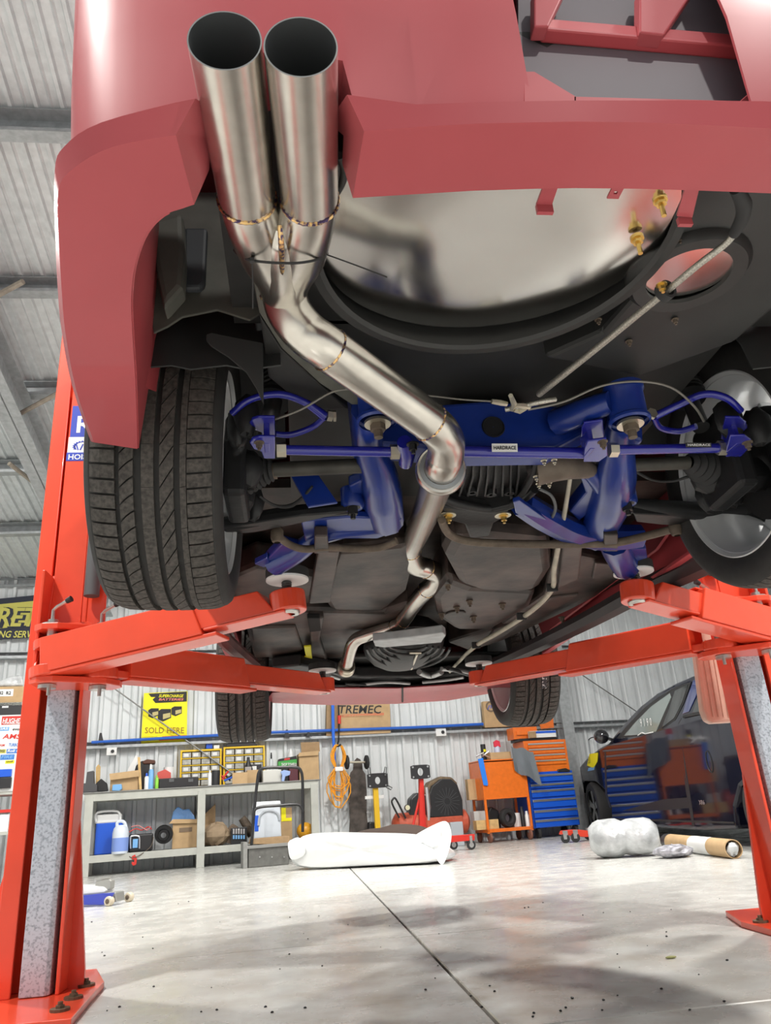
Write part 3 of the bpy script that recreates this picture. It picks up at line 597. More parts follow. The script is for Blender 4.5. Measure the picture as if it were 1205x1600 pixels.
# ---- rear subframe, arms, driveline (read off from behind and below)
b = MB(); b.prism([aty(x, y, 1.50) for x, y in [(545, 596), (600, 628), (680, 632), (760, 626), (870, 634), (935, 630), (960, 618), (1004, 612), (1006, 690), (930, 668), (868, 702), (720, 704), (640, 696), (556, 692)]], (0, .09, 0)); sub = lab(b.build('rear_subframe', MBLUE, car, bevel=.008), 'glossy blue tubular rear subframe')
p = aty(771, 667, 1.4985); b = MB(); b.lathe([(.001, 0), (sp(15.5, p), 0), (sp(17, p), -.004), (sp(18.5, p), 0)], p, (0, 1, 0), 32); b.build('hole_shade_disc', mat('hole_black', (.004, .004, .006), .9), sub, smooth=True)  # black disc on the solid face, painted in for the shade inside a hole
ztube('frame_rail', MBLUE, [(577, 640, 1.255), (576, 690, 1.235), (590, 735, 1.215), (597, 775, 1.21), (604, 812, 1.205)], [58, 48, 58, 66, 56], sub, 10)
ztube('frame_rail', MBLUE, [(972, 650, 1.255), (966, 700, 1.235), (962, 740, 1.215), (952, 785, 1.21), (930, 835, 1.205)], [46, 50, 66, 68, 54], sub, 10)
slab('frame_flange', MBLUE, [(545, 760), (575, 745), (580, 810), (622, 806), (632, 816), (620, 832), (600, 838), (560, 815)], 1.20, .03, .006, sub)
slab('frame_flange', MBLUE, [(470, 815), (545, 808), (628, 812), (618, 832), (590, 842), (540, 842), (480, 858)], 1.175, .02, .004, sub)
ztube('frame_outrigger', MBLUE, [(622, 822, 1.19), (560, 826, 1.19), (505, 835, 1.185), (465, 862, 1.18), (430, 878, 1.18)], [20, 26, 27, 34, 44], sub, 10)
slab('outrigger_gusset', MBLUE, [(398, 882), (418, 872), (424, 884), (412, 887)], 1.165, .02, .003, sub)
slab('outrigger_gusset', MBLUE, [(440, 850), (488, 862), (470, 880), (440, 885), (420, 890), (415, 876)], 1.17, .03, .006, sub)
ztube('frame_outrigger', MBLUE, [(815, 786, 1.20), (850, 808, 1.19), (895, 830, 1.185), (950, 840, 1.18), (1000, 838, 1.185)], [42, 44, 42, 44, 38], sub, 8)
slab('outrigger_plate', MBLUE, [(802, 785), (812, 782), (858, 815), (842, 824), (806, 802)], 1.165, .012, .002, sub)
ztube('frame_outrigger', MBLUE, [(960, 845, 1.19), (968, 865, 1.18), (978, 885, 1.17)], [50, 48, 44], sub, 10)
slab('outrigger_gusset', MBLUE, [(940, 860), (1010, 858), (1012, 872), (965, 888), (950, 876)], 1.165, .02, .004, sub)
ysheet('diagonal_brace', MBLUE, [(452, 738), (498, 742), (528, 785), (482, 792)], 1.70, .01, sub)
ztube('frame_gusset', MBLUE, [(890, 718, 1.235), (920, 735, 1.22), (945, 758, 1.21)], [16, 26, 40], sub, 10)
slab('rail_web', MBLUE, [(905, 740), (935, 760), (925, 800), (905, 815), (890, 800), (915, 770)], 1.205, .04, .006, sub)
ztube('frame_rail', MBLUE, [(870, 660, 1.27), (920, 640, 1.26), (955, 628, 1.255)], [44, 40, 36], sub, 10)
def mount(px, py, w_):
    p = atz(px, py, 1.205); r = sp(w_, p)/2; b = MB(); b.lathe([(r, 0), (r*1.12, .004), (r*1.12, .01), (r, .014), (r, .075), (r*1.1, .08), (r*1.1, .09)], p, (0, 0, 1), 36); o = b.build('mount_sleeve', MBLUE, sub, smooth=True)
    b = MB(); b.cyl(p+Vector((0, 0, -.004)), p+Vector((0, 0, .002)), r*.72, n=32); b.build('mount_washer', ZN, sub); b = MB(); b.cyl(p+Vector((0, 0, -.018)), p, r*.42, n=6); b.cyl(p+Vector((0, 0, -.034)), p+Vector((0, 0, -.018)), r*.24, n=12); b.build('mount_nut', RUST, sub)
mount(590, 661, 58); mount(985, 662, 58)
# adjustable toe arms
def toe(pts, w_, Z, nuts):
    o = ztube('toe_arm', RBLUE, [(x, y, Z) for x, y in pts], w_, smooth=0, n=20, label='bright blue adjustable arm')
    for x, y in nuts:
        p = atz(x, y, Z); r = sp(w_*1.5, p)/2; b = MB(); b.cyl(p-Vector((.010, 0, 0)), p+Vector((.010, 0, 0)), r, n=6); b.build('lock_nut', ZN, o)
    return o
t1 = toe([(444, 703), (612, 706)], 16, 1.19, [(440, 702.5), (617, 706)]); t2 = toe([(706, 705), (914, 708)], 18, 1.19, []); t3 = toe([(952, 703), (1122, 700)], 15.5, 1.19, [(958, 703), (1128, 700)])
def clevis(pts, Z, bolt, flip=0):
    b = MB(); b.prism(zp(pts, Z), (0, 0, .006)); b.prism([q+Vector((0, 0, .045)) for q in zp(pts, Z)], (0, 0, .006)); q = zp(pts, Z); cen = sum(q, Vector())/len(q)
    b.box(cen+Vector((.012*(1 if not flip else -1), .004, .024)), (.012, .045, .05)); o = b.build('arm_clevis', RBLUE, car, bevel=.002); nut('clevis_bolt', RUST, bolt[0], bolt[1], Z-.001, 13, parent=o)
clevis([(390, 692), (394, 686), (404, 683), (430, 683), (430, 717), (412, 717), (408, 706), (396, 702)], 1.175, (405, 692))
clevis([(1141, 681), (1164, 681), (1174, 688), (1176, 696), (1166, 706), (1158, 714), (1134, 714), (1136, 700)], 1.175, (1168, 692), 1)
clevis([(918, 690), (948, 686), (950, 712), (936, 722), (912, 722), (914, 700)], 1.175, (942, 691), 1)
ztube('arm_joint', RBLUE, [(632, 690, 1.195), (636, 706, 1.19), (634, 724, 1.185)], [24, 28, 22])
nut('arm_bolt', IRON, 645, 695, 1.18, 16)
def label_on(px0, px1, py0, py1, Z, body, parent, dark=False):
    a, b_, c_, d_ = [atz(x, y, Z) for x, y in ((px0, py1), (px1, py1), (px1, py0), (px0, py0))]; ups = Vector((0, -.35, 1)).normalized(); r_ = (b_-a).normalized()
    h = sp(py1-py0, a)*1.08; n_ = r_.cross(ups).normalized(); b = MB(); b.prism([a, b_, b_+ups*h, a+ups*h], -n_*.001); o = b.build('arm_label', mat('label_black', (.01, .01, .01), .4) if dark else mat('silver_label', (.62, .62, .6), .35, .3), parent)
    text(body, 'label_lettering', MATS.get('silver_label') if dark else mat('ink_black', (.01, .01, .012), .5), parent, a+r_*((b_-a).length*.06)+ups*h*.28+n_*.0012, r_, ups, h*.62, fit=(b_-a).length*.88, bold=.03)
label_on(769, 809, 694, 706, 1.176, 'HARDRACE', t2); 
label_on(1072, 1112, 692, 699, 1.178, 'HARDRACE', t3, True); 
# upper arms, dampers and springs
for q, w_ in (([(362, 646, 1.25), (392, 624, 1.27), (436, 616, 1.285), (475, 628, 1.28), (507, 650, 1.265)], [11, 11, 12, 12, 16]), ([(507, 652, 1.262), (487, 668, 1.255), (455, 679, 1.245), (430, 678, 1.24)], 10), ([(1024, 650, 1.265), (1062, 632, 1.28), (1100, 616, 1.285), (1135, 622, 1.27), (1158, 642, 1.25)], [13, 12, 12, 12, 11]), ([(1022, 652, 1.262), (1032, 668, 1.255), (1060, 674, 1.25), (1088, 666, 1.245)], 10)):
    ztube('upper_arm', RBLUE, q, w_)
for x0, y0, x1, y1 in ((511, 649, 519, 650), (521, 650, 525, 650), (1008, 652, 1014, 648), (1017, 648, 1020, 645)):
    a, b_ = atz(x0, y0, 1.265), atz(x1, y1, 1.265); b = MB(); b.cyl(a, b_, sp(18, a)/2, n=6); b.build('arm_nut', ZN, car)
for s, (x0, y0), (x1, y1) in ((-1, (436, 590), (415, 682)), (1, (1065, 592), (1096, 668))):
    p0 = aty(x0, y0, 1.66); p1 = aty(x1, y1, 1.60); b = MB(); b.cyl(p1, p0, .021, n=20); d = b.build('damper', mat('damper_grey', (.10, .10, .10), .35, .7), car, smooth=True)
    dr = (p0-p1); n_ = 60; u = dr.normalized().orthogonal().normalized(); v = dr.normalized().cross(u); b = MB(); b.tube([p1+dr*(.62+.55*i/n_)+(u*math.cos(i*.62)+v*math.sin(i*.62))*.040 for i in range(n_)], .0055, 8); b.build('coil_spring', UB, d, smooth=True)
    b = MB(); b.cyl(p1+dr*.58, p1+dr*.64, .044, n=28); b.build('spring_seat', IRON, d)
# drive shafts with ribbed boots
def shaft(x0, y0, x1, y1, w_, boot):
    o = ztube('drive_shaft', mat('shaft_olive', (.05, .047, .04), .55, .3, var=.3), [(x0, y0, 1.215), (x1, y1, 1.215)], w_, smooth=0, n=20)
    p = atz(*boot[0], 1.215); q = atz(*boot[1], 1.215); d = q-p; L = d.length; r0, r1 = sp(w_*1.1, p)/2, sp(boot[2], q)/2; pr = []
    for i in range(13): f = i/12; pr.append((r0+(r1-r0)*f+(.005 if i % 2 else -.002), L*f))
    b = MB(); b.lathe(pr, p, d.normalized(), 28); b.build('shaft_boot', BLK, car, smooth=True)
shaft(428, 734, 580, 727, 24, ((428, 735), (385, 741), 62)); shaft(975, 727, 1076, 723, 21, ((1076, 723), (1120, 735), 78))
for x, y, w_ in ((428, 736, 26), (577, 728, 26)):
    p = atz(x, y, 1.215); b = MB(); b.cyl(p-Vector((.008, 0, 0)), p+Vector((.008, 0, 0)), sp(w_, p)/2, n=24); b.build('boot_clamp', RUST, car, smooth=True)
# lower arms, uprights
ztube('lower_arm', IRON, [(345, 822, 1.17), (400, 812, 1.175), (470, 800, 1.18), (552, 793, 1.19)], [26, 26, 24, 22]); slab('lower_arm_web', IRON, [(340, 826), (470, 806), (545, 800), (470, 818), (400, 832), (340, 838)], 1.155, .02, .004)
ztube('lower_arm', IRON, [(985, 790, 1.19), (1060, 796, 1.18), (1120, 800, 1.175), (1180, 796, 1.175)], [24, 28, 30, 34]); slab('lower_arm_web', IRON, [(990, 803), (1100, 808), (1190, 800), (1195, 812), (1080, 824), (1030, 820), (995, 816)], 1.158, .02, .004)
for x, y in ((551, 793), (979, 787)):
    p = atz(x, y, 1.172); b = MB(); b.lathe([(sp(9, p), 0), (sp(15, p), -.003), (sp(18, p), .004), (sp(18, p), .05)], p, (0, 0, 1), 28); b.build('arm_bush', MBLUE, sub, smooth=True); nut('bush_bolt', IRON, x, y, 1.17, 20)
def lump(name, m, px, py, Z, wx, wy, wz=.05, jit=.10):
    p = atz(px, py, Z); b = MB(); b.ball(p, sp(wx, p)/2, sp(wy, p)/2, wz, 12, jit=jit); return b.build(name, m, car, smooth=True)
b = MB(); c = wRL[0]; b.prism([Vector((-.155, c.y+y, c.z+z)) for y, z in ((-.10, -.10), (.06, -.11), (.1, 0), (.06, .11), (-.06, .12), (-.1, .03))], (.05, 0, 0)); b.build('hub_carrier', IRON, car, bevel=.012)
b = MB(); c = wRR[0]; b.prism([Vector((1.10, c.y+y, c.z+z)) for y, z in ((-.10, -.10), (.06, -.11), (.1, 0), (.06, .11), (-.06, .12), (-.1, .03))], (-.05, 0, 0)); b.build('hub_carrier', IRON, car, bevel=.012)
for q in ((386, 735, 1.20, 52, 46), (378, 772, 1.18, 44, 40), (398, 785, 1.175, 30, 26), (372, 668, 1.24, 36, 40), (385, 650, 1.25, 40, 30), (1185, 668, 1.235, 50, 40), (1140, 655, 1.25, 50, 26), (1120, 745, 1.2, 80, 60), (1170, 740, 1.19, 80, 60), (1143, 765, 1.175, 34, 30), (1190, 790, 1.18, 60, 50), (1110, 775, 1.185, 50, 30)): lump('hub_joint', IRON, *q)
ztube('caliper_lever', RUST, [(1136, 666, 1.235), (1155, 667, 1.235), (1170, 665, 1.235)], [6, 7, 5]); nut('joint_nut', RUST, 1148, 757, 1.17, 12)
ztube('caliper_lever', RUST, [(368, 668, 1.235), (388, 670, 1.235)], [6, 7])
ztube('handbrake_cable', BLK, [(405, 775, 1.18), (430, 790, 1.18), (455, 790, 1.18), (475, 775, 1.19), (488, 760, 1.2)], [4, 5, 7, 5, 4]); ztube('handbrake_cable', BLK, [(990, 735, 1.2), (1020, 750, 1.2), (1050, 752, 1.2), (1075, 745, 1.2)], [5, 4, 4, 5])
# differential: finned rear cover and front bracket
slab('differential', IRON, [(712, 715), (770, 708), (830, 712), (838, 740), (815, 782), (770, 795), (725, 785), (705, 755)], 1.225, .14, .02); dif = bpy.data.objects['differential']
for i, (x0, x1) in enumerate(((728, 718), (740, 731), (752, 745), (763, 758), (775, 771), (787, 785), (799, 798), (811, 806))):
    b = MB(); b.prism(zp([(x0-1.2, 722), (x0+1.2, 722), (x0+1.0, 745), (x1+1.4, 776), (x1-1.4, 776), (x0-2, 745)], 1.208), (0, 0, .03)); b.build('cooling_fin', IRON, dif)
for x, y in ((738, 769), (768, 772), (796, 770)):
    p = atz(x, y, 1.212); b = MB(); b.lathe([(sp(4, p), -.003), (sp(8, p), -.004), (sp(9, p), .01)], p, (0, 0, 1), 20); b.build('drain_plug', IRON, dif, smooth=True)
ztube('diff_rib', IRON, [(690, 778, 1.205), (720, 788, 1.2), (770, 795, 1.2), (810, 783, 1.2), (835, 765, 1.205)], [14, 16, 14, 16, 14]); ztube('breather_hose', BLK, [(838, 722, 1.215), (832, 745, 1.21), (818, 770, 1.205), (808, 780, 1.2)], 9)
slab('diff_bracket', IRON, [(690, 792), (760, 800), (800, 790), (790, 808), (772, 818), (765, 838), (735, 842), (726, 820), (698, 812)], 1.19, .05, .006)
for x in (700, 786):
    p = atz(x, 806, 1.188); b = MB(); b.lathe([(.001, 0), (sp(13, p), 0), (sp(13, p), .004)], p, (0, 0, 1), 24); w_ = b.build('bracket_washer', ZN, dif); nut('bracket_bolt', GOLD, x+1, 807, 1.186, 12, parent=w_)
ztube('diff_output', mat('cast_tan', (.11, .085, .065), .6, .2, var=.3), [(838, 732, 1.22), (880, 728, 1.22), (925, 735, 1.22)], [56, 46, 24]); out = bpy.data.objects['diff_output']
for x, y in ((850, 720), (866, 719), (842, 756), (858, 755), (838, 745)): nut('output_bolt', ZN, x, y, 1.19, 8, parent=out)
ztube('wire_loop', DGREY, [(843, 764, 1.19), (862, 775, 1.185), (868, 795, 1.18), (858, 815, 1.175), (846, 822, 1.17)], 5)
# anti-roll bar
ztube('anti_roll_bar', RUST, [(434, 838, 1.155), (455, 852, 1.15), (478, 858, 1.15), (510, 855, 1.15), (545, 857, 1.16), (590, 856, 1.17), (620, 845, 1.18)], 12, smooth=8); ztube('anti_roll_bar', RUST, [(690, 812, 1.17), (702, 834, 1.165), (735, 846, 1.16), (820, 850, 1.155), (910, 850, 1.15), (960, 848, 1.15), (1000, 840, 1.15), (1058, 825, 1.155)], 13, smooth=8)
for x, y, m_ in ((433, 834, RUST), (1056, 824, RUST)):
    p = atz(x, y, 1.155); b = MB(); b.lathe([(sp(5, p), -.025), (sp(8, p), -.022), (sp(10, p), -.012), (sp(10, p), .008), (sp(5, p), .02)], p, (0, 0, 1), 16); b.build('drop_link', m_, car, smooth=True)
slab('bar_bracket', UBR, [(492, 838), (512, 838), (514, 864), (491, 866)], 1.142, .03, .004); slab('bar_bracket', UBR, [(944, 836), (966, 836), (966, 862), (944, 862)], 1.142, .03, .004)
# ---- floor pressings
slab('floor_strap', UBR, [(497, 862), (531, 862), (516, 942), (483, 944)], 1.19, .03, .006)
slab('floor_strap', UBR, [(880, 848), (912, 842), (905, 905), (872, 920)], 1.20, .03, .006)
slab('seat_pan', UBR, [(520, 862), (560, 860), (640, 850), (650, 880), (638, 925), (600, 958), (520, 962), (498, 930)], 1.235, .14, .03, taper=.9)
slab('seat_pan', UBR, [(365, 900), (400, 885), (470, 895), (500, 900), (490, 955), (380, 985), (355, 950)], 1.26, .1, .02)
slab('floor_pressing', UBR, [(385, 985), (470, 955), (600, 958), (640, 945), (615, 978), (560, 1000), (548, 1030), (520, 1045), (400, 1042)], 1.225, .12, .02)
slab('pan_panel', UBR, [(392, 982), (462, 980), (474, 1015), (452, 1026), (398, 1028)], 1.212, .03, .008)
slab('floor_rail', UBR, [(482, 966), (506, 966), (500, 1000), (512, 1035), (480, 1035), (486, 1000)], 1.20, .04, .008)
slab('rail_slot', mat('slot_black', (.005, .005, .005), .9), [(480, 966), (500, 966), (502, 986), (484, 988)], 1.198, .02, .004)
slab('fuel_tank', UBR, [(690, 870), (705, 840), (760, 832), (862, 842), (866, 890), (845, 922), (770, 935), (715, 915)], 1.205, .18, .04, taper=.92)
slab('fuel_tank', UBR, [(676, 935), (700, 905), (740, 920), (840, 925), (830, 950), (770, 985), (710, 985), (682, 965)], 1.20, .18, .03, taper=.92)
slab('floor_pressing', UBR, [(866, 860), (960, 880), (985, 905), (900, 950), (790, 1000), (735, 1018), (700, 1005), (780, 980), (850, 930)], 1.22, .12, .015)
for q in ([(930, 880), (985, 885), (965, 905), (925, 905)], [(860, 935), (905, 930), (850, 965), (820, 968)], [(772, 985), (820, 970), (790, 995), (760, 1003)]): slab('floor_rib', UBR, q, 1.208, .03, .006)
for x, y in ((714, 950), (734, 940), (700, 915), (785, 945), (690, 960), (740, 965), (878, 965)): nut('floor_stud', RUST, x, y, 1.195, 9)
b = MB(); p = atz(712, 960, 1.193); b.lathe([(.001, -.002), (.04, 0), (.042, .004)], p, (0, 0, 1), 24); b.build('tank_cap', UBR, car, smooth=True)
ztube('fuel_hose', mat('cream_hose', (.42, .39, .31), .6, var=.2), [(893, 735, 1.20), (886, 780, 1.195), (877, 830, 1.185), (866, 890, 1.18), (862, 922, 1.175), (830, 955, 1.17), (780, 988, 1.165), (745, 1008, 1.16), (716, 1035, 1.15), (703, 1050, 1.15)], [6, 7, 8, 8, 8, 8, 7, 7, 5, 4])
for x, y, z in ((863, 918, 1.172), (744, 1008, 1.157), (815, 963, 1.168)):
    p = atz(x, y, z); b = MB(); b.box(p, (.04, .012, .03)); b.build('hose_clip', BLK, car, bevel=.003)
# sills and pinch welds
def sill(pts, Zb, name, m, h, w_):
    P = zp(pts, Zb); b = MB(); n = len(P)
    for i in range(n-1): b.hexa([P[i], P[i+1], P[i+1]+Vector((w_, 0, 0)), P[i]+Vector((w_, 0, 0)), P[i]+Vector((0, 0, h)), P[i+1]+Vector((0, 0, h)), P[i+1]+Vector((w_, 0, h)), P[i]+Vector((w_, 0, h))])
    return b.build(name, m, car, bevel=.01)
SILL = mat('sill_black', (.035, .028, .03), .5, var=.2, scale=8)
ztube('sill_rail', SILL, [(1135, 862, 1.15), (1075, 890, 1.15), (1000, 925, 1.145), (920, 968, 1.14), (830, 1012, 1.14), (755, 1045, 1.135)], [48, 42, 36, 30, 24, 18], n=8, smooth=3)
b = MB(); b.grid([[Vector((x, y, 1.16)) for y in (2.05, 2.6, 3.2, 3.75)] for x in (1.24, 1.27)]+[[Vector((1.285, y, 1.45)) for y in (2.05, 2.6, 3.2, 3.75)]]); b.build('side_skirt', PAINTU, car, smooth=True, solid=.01)
b = MB(); b.grid([[Vector((x, y, 1.16)) for y in (2.05, 2.6, 3.2, 3.75)] for x in (-.29, -.32)]+[[Vector((-.34, y, 1.45)) for y in (2.05, 2.6, 3.2, 3.75)]]); b.build('side_skirt', PAINTU, car, smooth=True, solid=.01)
slab('sill_underside', UBRED, [(340, 900), (372, 905), (420, 890), (452, 930), (400, 965), (352, 970)], 1.27, .05, .01)
ztube('sill_rail', UBRED, [(352, 930, 1.16), (342, 985, 1.15), (368, 1015, 1.14), (398, 1040, 1.13)], [26, 26, 24, 20], n=8, smooth=3)
# ---- gearbox, front sub-frame, front bumper
slab('gearbox_crossmember', STEEL, [(583, 1002), (640, 996), (692, 989), (697, 993), (690, 1004), (600, 1012), (586, 1010)], 1.12, .035, .004)
b = MB(); c = atz(640, 1012, 1.17); b.ball(c+Vector((0, .2, .06)), .2, .38, .12, 20); gb = b.build('gearbox', IRON, car, smooth=True)
for i in range(5):
    pts = []
    for k in range(9): a = math.pi*(1.05+.9*k/8); pts.append((638-math.cos(a)*-1*(30+9*i), 1008-math.sin(a)*(8+7*i), 1.13))
    ztube('gearbox_rib', IRON, pts, 4.5, gb, 8)
ztube('gear_linkage', ZN, [(652, 1022, 1.12), (643, 1045, 1.12)], 4); ztube('gear_linkage', ZN, [(640, 1020, 1.12), (658, 1020, 1.12)], 4)
slab('front_subframe', IRON, [(425, 1045), (470, 1040), (560, 1058), (690, 1058), (760, 1045), (800, 1040), (795, 1066), (745, 1070), (700, 1066), (600, 1072), (520, 1080), (430, 1066)], 1.14, .06, .01)
slab('front_bay', UB, [(400, 1030), (820, 1025), (830, 1066), (400, 1070)], 1.22, .03, .01)
for pts, w_ in (([(505, 1075), (530, 1072), (560, 1074)], 6), ([(545, 1072), (600, 1066), (640, 1068)], 5), ([(660, 1066), (700, 1062), (725, 1058)], 5), ([(690, 1045), (720, 1048), (742, 1052)], 7), ([(655, 1050), (672, 1056), (690, 1050)], 9), ([(515, 1055), (530, 1060)], 6)):
    ztube('steering_link', mat('dull_silver', (.4, .4, .4), .4, .8), [(x, y, 1.12) for x, y in pts], w_)
for pts, w_ in (([(422, 1088), (450, 1078), (478, 1068)], 6), ([(420, 1076), (450, 1070), (475, 1062)], 5), ([(700, 1044), (740, 1056), (790, 1072)], 7), ([(742, 1060), (775, 1076), (800, 1085)], 7), ([(540, 1068), (620, 1072), (700, 1068)], 4)): ztube('steering_arm', IRON, [(x, y, 1.115) for x, y in pts], w_)
lower = [(415, 1097, 1.07), (460, 1099, 1.07), (520, 1101, 1.07), (620, 1099, 1.07), (700, 1094, 1.07), (765, 1083, 1.07), (800, 1076, 1.07)]; upper = [(425, 1082, 1.10), (465, 1077, 1.10), (520, 1075, 1.10), (620, 1075, 1.10), (700, 1070, 1.10), (760, 1064, 1.10), (795, 1058, 1.10)]
lo, hi = edge(lower), edge(upper); b = MB(); b.grid([hi, lo, [p+Vector((0, .03, .01)) for p in lo], [p+Vector((0, .10, .18)) for p in lo], [p+Vector((0, -.05, .6)) for p in lo]]); fb = b.build('front_bumper', PAINTU, car, smooth=True, solid=.006)
ztube('bumper_stay', BLK, [(629, 1074, 1.095), (629, 1096, 1.07)], 3, fb)
slab('tow_tag', mat('yellow_tag', (.75, .72, .02), .5), [(475, 1011), (486, 1010), (488, 1030), (474, 1033), (472, 1028), (478, 1026)], 1.185, .008, .002)
lab(bpy.data.objects['tow_tag'], 'bright yellow plastic tag')
# ------------------------------------------------------------ everything along the back of the shed
class PL:
    """an upright plane in the shed; solids are drawn as seen on it and run back from it"""
    def __init__(s, p0, u): s.p0 = Vector(p0); s.u = Vector((u[0], u[1], 0)).normalized(); s.n = Vector((-s.u.y, s.u.x, 0))
    def at(s, px, py, back=0.0): d = _ray(px, py); return EYE+d*((s.p0+s.n*back-EYE).dot(s.n)/d.dot(s.n))
    def poly(s, pts, back=0.0, z0=None):
        P = [s.at(x, y, back) for x, y in pts]
        if z0 is not None:
            zs = [p.z for p in P]; a, b_ = min(zs), max(zs); k = (b_-z0)/max(b_-a, 1e-6)
            for p in P: p.z = b_-(b_-p.z)*k
        return P
    def box4(s, x0, y0, x1, y1, back=0.0, z0=None):
        p, q = s.at(x0, y1, back), s.at(x1, y1, back); zb = (p.z+q.z)/2 if z0 is None else z0; zt = s.at((x0+x1)/2, y0, back).z
        return [Vector((p.x, p.y, zb)), Vector((q.x, q.y, zb)), Vector((q.x, q.y, zt)), Vector((p.x, p.y, zt))]
    def add(s, b, pts, d, back=0.0, z0=None, taper=1.0): b.prism(s.poly(pts, back, z0), s.n*d, taper=taper); return b
    def solid(s, name, m, pts, d, back=0.0, parent=None, bevel=.004, z0=None, taper=1.0, smooth=False):
        b = MB(); s.add(b, pts, d, back, z0, taper); return b.build(name, m, parent, bevel=bevel, smooth=smooth)
    def rect(s, name, m, r, d, back=0.0, parent=None, bevel=.004, z0=None):
        b = MB(); b.prism(s.box4(*r, back, z0), s.n*d); return b.build(name, m, parent, bevel=bevel)
    def tube(s, name, m, pts, w_, back=0.0, parent=None, n=8, smooth=4):
        P = [s.at(p[0], p[1], p[2] if len(p) > 2 else back) for p in pts]; ws = w_ if hasattr(w_, '__len__') else [w_]*len(P)
        b = MB(); b.tube(P, [sp(a, p)/2 for a, p in zip(ws, P)], n, smooth=smooth); return b.build(name, m, parent, smooth=True)
    def bottle(s, name, m, px, y0, y1, prof, back=0.0, parent=None, z0=None, n=20):
        """prof: (width px, fraction of height)"""
        b_ = s.at(px, y1, back); t = s.at(px, y0, back); zb = b_.z if z0 is None else z0; H = t.z-zb; b = MB()
        b.lathe([(.0005, 0)]+[(sp(w_, b_)/2, f*H) for w_, f in prof]+[(.0005, prof[-1][1]*H)], Vector((b_.x, b_.y, zb)), (0, 0, 1), n); return b.build(name, m, parent, smooth=True)
    def text(s, body, m, parent, x0, y, x1, hpx, back=0.0, shear=0, name='lettering', bold=.02):
        p, q = s.at(x0, y, back), s.at(x1, y, back); r_ = q-p; text(body, name, m, parent, p, r_, Vector((0, 0, 1)), sp(hpx, p)*1.35, fit=r_.length, extr=.002, shear=shear, bold=bold)
def W(off): return PL(W0-WN*off, WU)
def T(name, label, cat, p, group=None): return thing(name, label, cat, p, group)
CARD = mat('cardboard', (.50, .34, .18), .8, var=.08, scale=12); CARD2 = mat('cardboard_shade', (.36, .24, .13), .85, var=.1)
YEL = mat('yellow_plastic', (.85, .55, .02), .4); ORG = mat('orange_enamel', (.80, .17, .015), .38, coat=.3, var=.08); BLUE = mat('blue_enamel', (.01, .10, .62), .35, coat=.3)
BENCH = mat('bench_grey_paint', (.46, .47, .43), .5, var=.08, scale=8); BTOP = mat('bench_top_grey', (.25, .25, .24), .6, var=.2)
CLEAR = mat('smoky_clear_plastic', (.42, .42, .38), .3, var=.25, scale=30); WPL = mat('white_plastic', (.80, .81, .80), .4); BPL = mat('black_plastic', (.02, .02, .022), .4)
SGN = mat('sign_yellow', (.93, .85, .0), .45); SRED = mat('sign_red', (.75, .10, .02), .45); REDP = mat('red_enamel', (.62, .03, .02), .35, coat=.3); SILV = mat('silver_trim', (.7, .7, .7), .3, .9); CHR = MATS['zinc_plated']
LBLUE = mat('pale_blue', (.18, .42, .75), .5); INK = mat('ink_black', (.01, .01, .012), .5); NAVY = mat('banner_navy', (.015, .02, .04), .6); BYEL = mat('banner_yellow', (.62, .58, .12), .6)
GLASSY = mat('clear_poly_film', (.50, .52, .53), .12, spec=.9, bump=1.0, scale=11, var=.3)
# --- workbench
B0 = W(.63); zt = B0.at(300, 1229).z; zs = B0.at(225, 1331).z
bench = T('workbench', 'long grey steel workbench with cluttered top and lower shelf', 'workbench', B0.at(313, 1356)-Vector((0, 0, B0.at(313, 1356).z)))
L0, L1 = B0.at(128, 1300), B0.at(500, 1300)
def bar(name, m, a, b_, za, zb_, back0, back1, bev=.003):
    b = MB(); p, q = Vector((a.x, a.y, za)), Vector((b_.x, b_.y, za)); b.prism([p+WN*back0, q+WN*back0, q+WN*back1, p+WN*back1], (0, 0, zb_-za)); return b.build(name, m, bench, bevel=bev)
bar('bench_top', BTOP, L0-WU*.03, L1+WU*.03, zt-.012, zt, -.02, .56); bar('front_rail', BENCH, L0, L1, zt-.10, zt-.012, 0, .04); bar('back_rail', BENCH, L0, L1, zt-.10, zt-.012, .5, .54)
bar('shelf', BTOP, L0, L1, zs-.02, zs, .0, .54); bar('shelf_rail', BENCH, L0, L1, zs-.075, zs+.002, -.004, .035)
for px in (136, 314, 493):
    for bk in (0, .5): p = B0.at(px, 1300); bar('leg', BENCH, p-WU*.045, p+WU*.045, 0, zt-.05, bk-.006, bk+.045)
def on_bench(off): return W(off)
F, Mi, Bk = W(.60), W(.38), W(.14)
